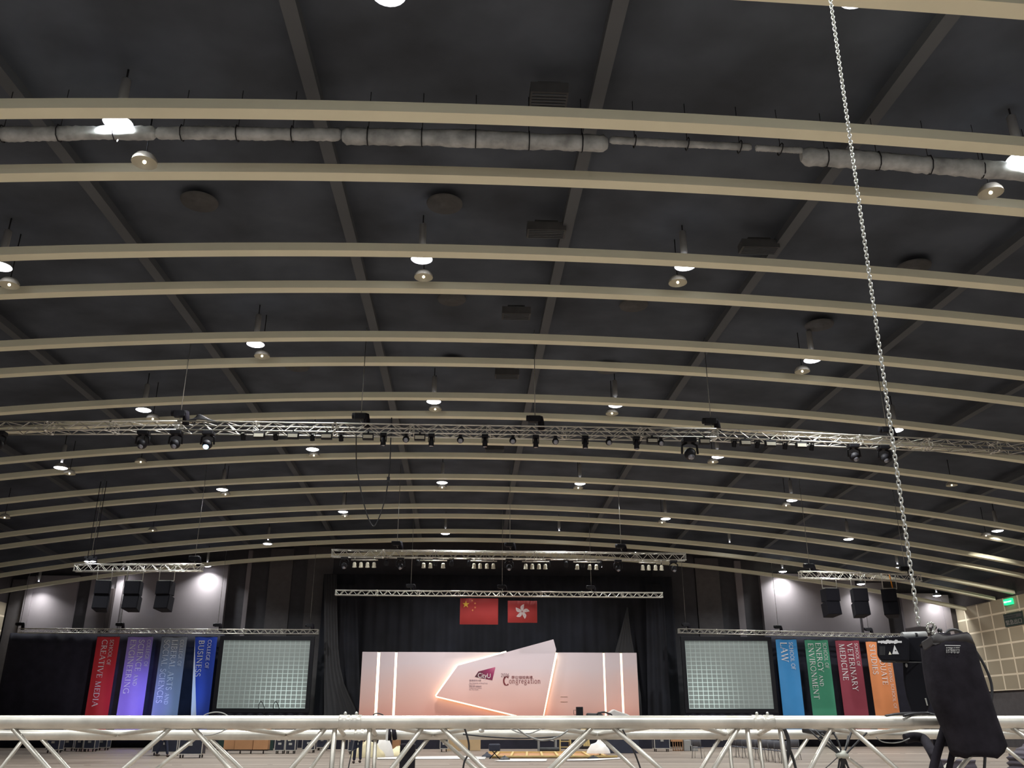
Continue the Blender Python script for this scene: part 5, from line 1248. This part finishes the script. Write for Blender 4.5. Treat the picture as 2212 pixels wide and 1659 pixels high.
# ribbed dark hose pile at the right
r = empty('ribbed_hose', (atY(2185, 1659, 7.0).x, 7.0, 0), 'large dark purple-grey ribbed hose standing at the lower right', 'hose')
b = MB(); pth = []; rad = []
base = Vector((0, 0, 0)); nr = 34
for i in range(nr * 4 + 1):
    t = i / (nr * 4); pth.append(Vector((.42 * math.sin(t * 1.2) - .45 * t * 0 + .1, 0, 1.40 * t))); rad.append(.34 * (1.0 + .03 * math.cos(i * math.pi / 2)) * (1 if t < .93 else 1 - (t - .93) * 5))
b.tube(pth, .3, 28, radii=rad); b.build('ribbed_tube', 'ribbed', r, loc=(-.1, 0, 0))
p = atY(2070, 1650, 7.0); r = empty('ribbed_hose', (p.x, 7.0, 0), 'shorter dark ribbed hose end seen below the chain bag', 'hose')
b = MB(); n = 26 * 4
b.tube([Vector((0, 0, 1.32 * i / n)) for i in range(n + 1)], .2, 24, radii=[.12 * (1 + .04 * math.cos(i * math.pi / 2)) for i in range(n + 1)]); b.build('ribbed_tube', 'ribbed', r, loc=(0, 0, 0))
# chairs
def chair_proto():
    r = empty('plastic_chair', (0, 0, 0), 'x', 'chair', 'dark plastic chairs in the angled row')
    b = MB(); n = 8
    for i in range(n + 1):
        t = i / n - .5
        for z, yy in ((.50, .19), (.66, .215), (.82, .25)): b.v.append(Vector((t * .42, yy - .10 * abs(t) * abs(t) * 2, z)))
    for i in range(n):
        for k in range(2): a = i * 3 + k; b.face([a, a + 3, a + 4, a + 1], True)
    o = b.build('backrest', 'chair', r, loc=(0, 0, 0)); s = o.modifiers.new('t', 'SOLIDIFY'); s.thickness = .02
    MB().box((0, -.02, .44), (.42, .42, .035)).build('seat', 'chair', r, loc=(0, 0, 0), bevel=.012)
    MB().tube([(-.21, -.22, .425), (.21, -.22, .425)], .012, 6).build('seat_rail', 'alu', r, loc=(0, 0, 0))
    for sx in (-1, 1): MB().tube([(sx * .18, -.19, .43), (sx * .23, -.24, 0)], .013, 6).build('leg', 'alu', r, loc=(0, 0, 0))
    for sx in (-1, 1): MB().tube([(sx * .18, .24, .72), (sx * .18, .19, .44), (sx * .22, .26, 0)], .013, 6).build('leg', 'duct', r, loc=(0, 0, 0))
    return r
ch0 = chair_proto(); ch0.location = fl_(1509, 1638); ch0.rotation_euler = (0, 0, R(150)); ch0['label'] = 'single dark chair standing apart, left of the angled chair row'; del ch0['group']
xs_ = [1586, 1600, 1614, 1628, 1643, 1657, 1671, 1685, 1699]
for i, x in enumerate(xs_):
    o = copy_tree(ch0, loc=fl_(x, 1634 + i * 1.9), rotz=R(168), label='dark chair in the angled row behind the truss joint, %s from its left end' % ORD[i]); o['group'] = 'dark plastic chairs in the angled row'
copy_tree(ch0, loc=fl_(1717, 1641), rotz=R(172), label='single dark chair just right of the thick hanging cable')
# microphones and clutter on the stage
ZS = 1.1
for i, px in enumerate((563, 595)):
    p = atY(px + 8, 1531, 57.6); r = empty('microphone_stand', (p.x, 57.6, 0), 'thin black microphone stand before the left screen, %s of two' % ('left', 'right')[i], 'microphone stand')
    z = p.z; MB().tube(spline([Vector((0, 0, .02)), Vector((0, 0, z - .3)), Vector((.0, 0, z)), Vector((-.1, 0, z + .25)), Vector((-.24, 0, z + .42)), Vector((-.34, 0, z + .28)), Vector((-.36, 0, z))]), .022, 6).build('pole', 'black', r, loc=(0, 0, 0))
    MB().lathe([(.22, 0), (.2, .03), (.02, .05)], n=14).build('base', 'black', r, loc=(0, 0, 0))
YS = 56.6
p = atY(1252, 1545, YS); r = empty('stage_monitor', (p.x, YS, ZS), 'black upright box with a small side handle on the stage', 'box')
w = atY(1259.5, 1545, YS).x - atY(1245.5, 1545, YS).x; zt_ = atY(1252, 1527, YS).z
MB().box((0, 0, (zt_ - ZS) / 2), (w, .4, zt_ - ZS)).build('cabinet', 'black', r, loc=(0, 0, 0), bevel=.02)
b = MB(); z1 = atY(1240, 1534, YS).z - ZS; b.tube([(-w / 2, -.1, z1), (-w / 2 - .16, -.1, z1), (-w / 2 - .16, -.1, z1 - .25), (-w / 2, -.1, z1 - .25)], .015, 6); b.build('handle', 'black', r, loc=(0, 0, 0))
def stage_heap(pts, m, lab, name, cat, Y=56.9):
    P_ = [(atY(x, y, Y).x, atY(x, y, Y).z) for x, y in pts]; P_ += [(P_[-1][0], ZS), (P_[0][0], ZS)]
    c0 = sum(p[0] for p in P_) / len(P_); b = MB(); b.prism([(x - c0, z - ZS) for x, z in P_], -.35, .35); o = b.build(name, m, loc=(c0, Y, ZS), bevel=.06); return tag(o, lab, cat)
stage_heap([(1267, 1544), (1268, 1540), (1284, 1541), (1296, 1540), (1302, 1545)], 'duct', 'folded grey cloth on the stage, left of the white sheet', 'folded_cloth', 'cloth')
stage_heap([(1315, 1545), (1313, 1540), (1317, 1537), (1324, 1532), (1336, 1537), (1352, 1542), (1360, 1546)], 'sheet', 'tilted white sheet heaped on the stage at the right glowing strips', 'white_sheet', 'sheet', 57.5)
b = MB(); b.tube(spline([atY(x, y, 56.2) for x, y in ((1287, 1577), (1290, 1544), (1297, 1539.5), (1306, 1538.5), (1313, 1541), (1322, 1546), (1330, 1577))]), .05, 8)
tag(b.build('black_hose', 'rubber'), 'black hose arching over the clutter on the stage', 'hose')

# ---------------------------------------------------------------- people
def skinned(name, verts, edges, radii, m, parent, root=0, sub=2):
    me = bpy.data.meshes.new(name); me.from_pydata([tuple(v) for v in verts], edges, []); me.materials.append(M[m])
    o = bpy.data.objects.new(name, me); COL.objects.link(o); s = o.modifiers.new('skin', 'SKIN')
    for i, r_ in enumerate(radii):
        v = me.skin_vertices[0].data[i]; v.radius = r_ if isinstance(r_, tuple) else (r_, r_); v.use_root = (i == root)
    s.use_smooth_shade = True; ss = o.modifiers.new('sub', 'SUBSURF'); ss.levels = sub; ss.render_levels = sub
    o.parent = parent; o.location = (0, 0, 0); return o
def person(loc, rot, lab, stride=.0, arm=0.25, lean=.0, knee=.0):
    r = empty('person', loc, lab, 'person'); r.rotation_euler = (0, 0, rot)
    # facing -Y; x to the person's left
    hipL, hipR = Vector((.09, 0, .90)), Vector((-.09, 0, .90))
    kL, kR = Vector((.10, -stride * .55 - knee, .49)), Vector((-.10, stride * .35, .50)); aL, aR = Vector((.10, -stride, .085)), Vector((-.10, stride * 1.0, .10 + stride * .12))
    chest = Vector((0, -lean, 1.30)); nk = Vector((0, -lean * 1.2, 1.47)); hd_ = Vector((0, -lean * 1.4 - .015, 1.60))
    shL, shR = Vector((.18, -lean, 1.40)), Vector((-.18, -lean, 1.40))
    eL, eR = Vector((.24, -lean - arm * .3, 1.12)), Vector((-.24, -lean + .06, 1.12)); wL, wR = Vector((.22, -lean - arm - .1, .95)), Vector((-.23, -lean - .05, .87))
    V = [Vector((0, 0, .94)), Vector((0, -lean * .4, 1.12)), chest, nk, hd_, hd_ + Vector((0, 0, .10)), hipL, kL, aL, hipR, kR, aR, shL, eL, wL, shR, eR, wR]
    E_ = [(0, 1), (1, 2), (2, 3), (3, 4), (4, 5), (0, 6), (6, 7), (7, 8), (0, 9), (9, 10), (10, 11), (2, 12), (12, 13), (13, 14), (2, 15), (15, 16), (16, 17)]
    rad = [(.13, .10), (.12, .09), (.15, .10), .052, (.075, .09), (.06, .075), .085, .055, .038, .085, .055, .038, .055, .042, .028, .055, .042, .028]
    for w_, s_ in ((wL, 1), (wR, -1)):       # palms and fingers in the same body mesh
        pi = len(V); V.append(w_ + Vector((0, -.02, -.07))); E_.append((14 if s_ == 1 else 17, pi)); rad.append((.030, .016))
        for k, (dx, ln) in enumerate(((-.026, .062), (-.009, .075), (.009, .07), (.026, .055))):
            a_ = len(V); V += [V[pi] + Vector((dx * .3, dx, -.03)), V[pi] + Vector((0, dx - .01, -.03 - ln))]; E_ += [(pi, a_), (a_, a_ + 1)]; rad += [.009, .007]
        a_ = len(V); V += [V[pi] + Vector((-s_ * .02, -.035, .02)), V[pi] + Vector((-s_ * .025, -.055, -.02))]; E_ += [(pi, a_), (a_, a_ + 1)]; rad += [.010, .008]
    skinned('body', V, E_, rad, 'skin', r, 0, 1)
    skinned('trousers', [Vector((0, 0, .97)), hipL, kL, aL + Vector((0, 0, .01)), hipR, kR, aR + Vector((0, 0, .01))], [(0, 1), (1, 2), (2, 3), (0, 4), (4, 5), (5, 6)], [(.16, .125), .10, .074, .062, .10, .074, .062], 'jeans', r)
    skinned('jacket', [Vector((0, 0, .92)), Vector((0, -lean * .4, 1.12)), chest, nk + Vector((0, 0, -.03)), shL, eL, wL.lerp(eL, .15), shR, eR, wR.lerp(eR, .15)], [(0, 1), (1, 2), (2, 3), (2, 4), (4, 5), (5, 6), (2, 7), (7, 8), (8, 9)],
            [(.17, .13), (.155, .12), (.18, .13), .065, .078, .06, .045, .078, .06, .045], 'jeans', r)
    MB().ball(hd_ + Vector((0, .018, .065)), .10, 16, 10, (.86, 1.0, 1.0)).build('hair', 'hair', r, loc=(0, 0, 0))
    fc = MB(); fc.ball(hd_ + Vector((0, -.085, .03)), .085, 14, 8, (.8, .4, 1.15)); fc.ball(hd_ + Vector((0, -.125, .02)), .018, 8, 6, (.8, 1, 1.4)); fc.build('face', 'skin', r, loc=(0, 0, 0))
    ey = MB()
    for sx in (-1, 1): ey.ball(hd_ + Vector((sx * .032, -.112, .045)), .011, 8, 6)
    ey.box(hd_ + Vector((0, -.118, -.02)), (.045, .01, .008)); ey.build('eyes_and_mouth', 'hair', r, loc=(0, 0, 0))
    for a_ in (aL, aR): MB().ball(a_ + Vector((0, -.06, -.035)), .062, 14, 8, (.8, 2.1, .8)).build('shoe', 'shoe', r, loc=(0, 0, 0))
    return r
person(fl_(349, 1635.5), R(75), 'person in dark blue work clothes walking past flight cases at the left', stride=.22, arm=.2)
pr = person(fl_(771, 1649.5), R(200), 'person in dark clothes standing at a pole beside the yellowish bundle', stride=.10, arm=.30, lean=.03)
a = fl_(752, 1662); p = fl_(771, 1649.5)
b = MB(); b.tube([Vector((a.x, a.y, .0)), Vector((p.x - .08, p.y - .35, 1.15))], .022, 7); b.tube([Vector((a.x - .02, a.y, .55)), Vector((a.x + .12, a.y + .9, .62))], .012, 6)
tag(b.build('lifting_pole', 'black'), 'thin black slanting pole held by the standing worker', 'pole')


def beam(src, dst, e, col, size, name='added_fill_spot'):
    ld = bpy.data.lights.new(name, 'SPOT'); ld.energy = e; ld.color = col; ld.spot_size = R(size); ld.spot_blend = 1.0; ld.shadow_soft_size = .08
    o = bpy.data.objects.new(name, ld); COL.objects.link(o); o.location = src; o.rotation_euler = (Vector(dst) - Vector(src)).to_track_quat('-Z', 'Y').to_euler()
# white fill spots added at truss fixtures to brighten the stage and right banners
# unseen fill spots added low before the left banners: one white, two blue-violet
def low(px, py, Y, z): q_ = atY(px, py, Y); return Vector((q_.x, Y, z))
beam(low(225, 1590, 52, .9), low(222, 1500, YN, 3.6), 520, (1, .90, .92), 60, 'added_fill_white')
beam(low(300, 1590, 53, .9), low(300, 1500, YN, 2.6), 1500, (.34, .30, 1.0), 44, 'added_fill_violet')
beam(low(375, 1590, 53, .9), low(372, 1500, YN, 3.2), 900, (.22, .50, 1.0), 44, 'added_fill_blue')
wl = place(2155, 1149, 0)[0]; beam(wl + Vector((0, 0, -.1)), on_wall(2112, 1415), 4800, (1, .93, .80), 36, 'added_wall_fill')  # extra spot added under a roof lamp to brighten the right wall
beam(under(1842, .1) + Vector((0, .1, -.6)), atY(1790, 1460, YN), 7000, (1, .97, .95), 16)
for px in (786, 1050, 1300):
    beam(t2(px, -.3, .3), atY(960 if px < 900 else (1080 if px < 1200 else 1230), 1480, YC), 1500, (1, .93, .93), 42)

for o in list(COL.objects):
    n0 = o.name.split('.')[0]
    if n0 == 'hanging_banner': nest(o, 'cloth', ('lettering',))
    elif n0 == 'hanging_flag': nest(o, 'cloth', ('star',))
    elif n0 == 'kite_panel': nest(o, 'panel_board', ('logo_kite', 'logo_lettering', 'small_print', 'rule_line', 'year_lettering', 'title_initial', 'title_lettering', 'title_characters'))
    elif n0 == 'near_chain_hoist': nest(o, 'control_box', ('name_strip', 'warning_label', 'warning_mark', 'label_line'))
    elif n0 == 'hoist_chain_bag': nest(o, 'bag_body', ('patch_edge', 'worn_patch'))
    elif n0 == 'exit_sign': nest(o, 'light_box', ('exit_lettering',))
    elif n0 == 'wall_sign': nest(o, 'sign_board', ('sign_lettering', 'sign_band'))
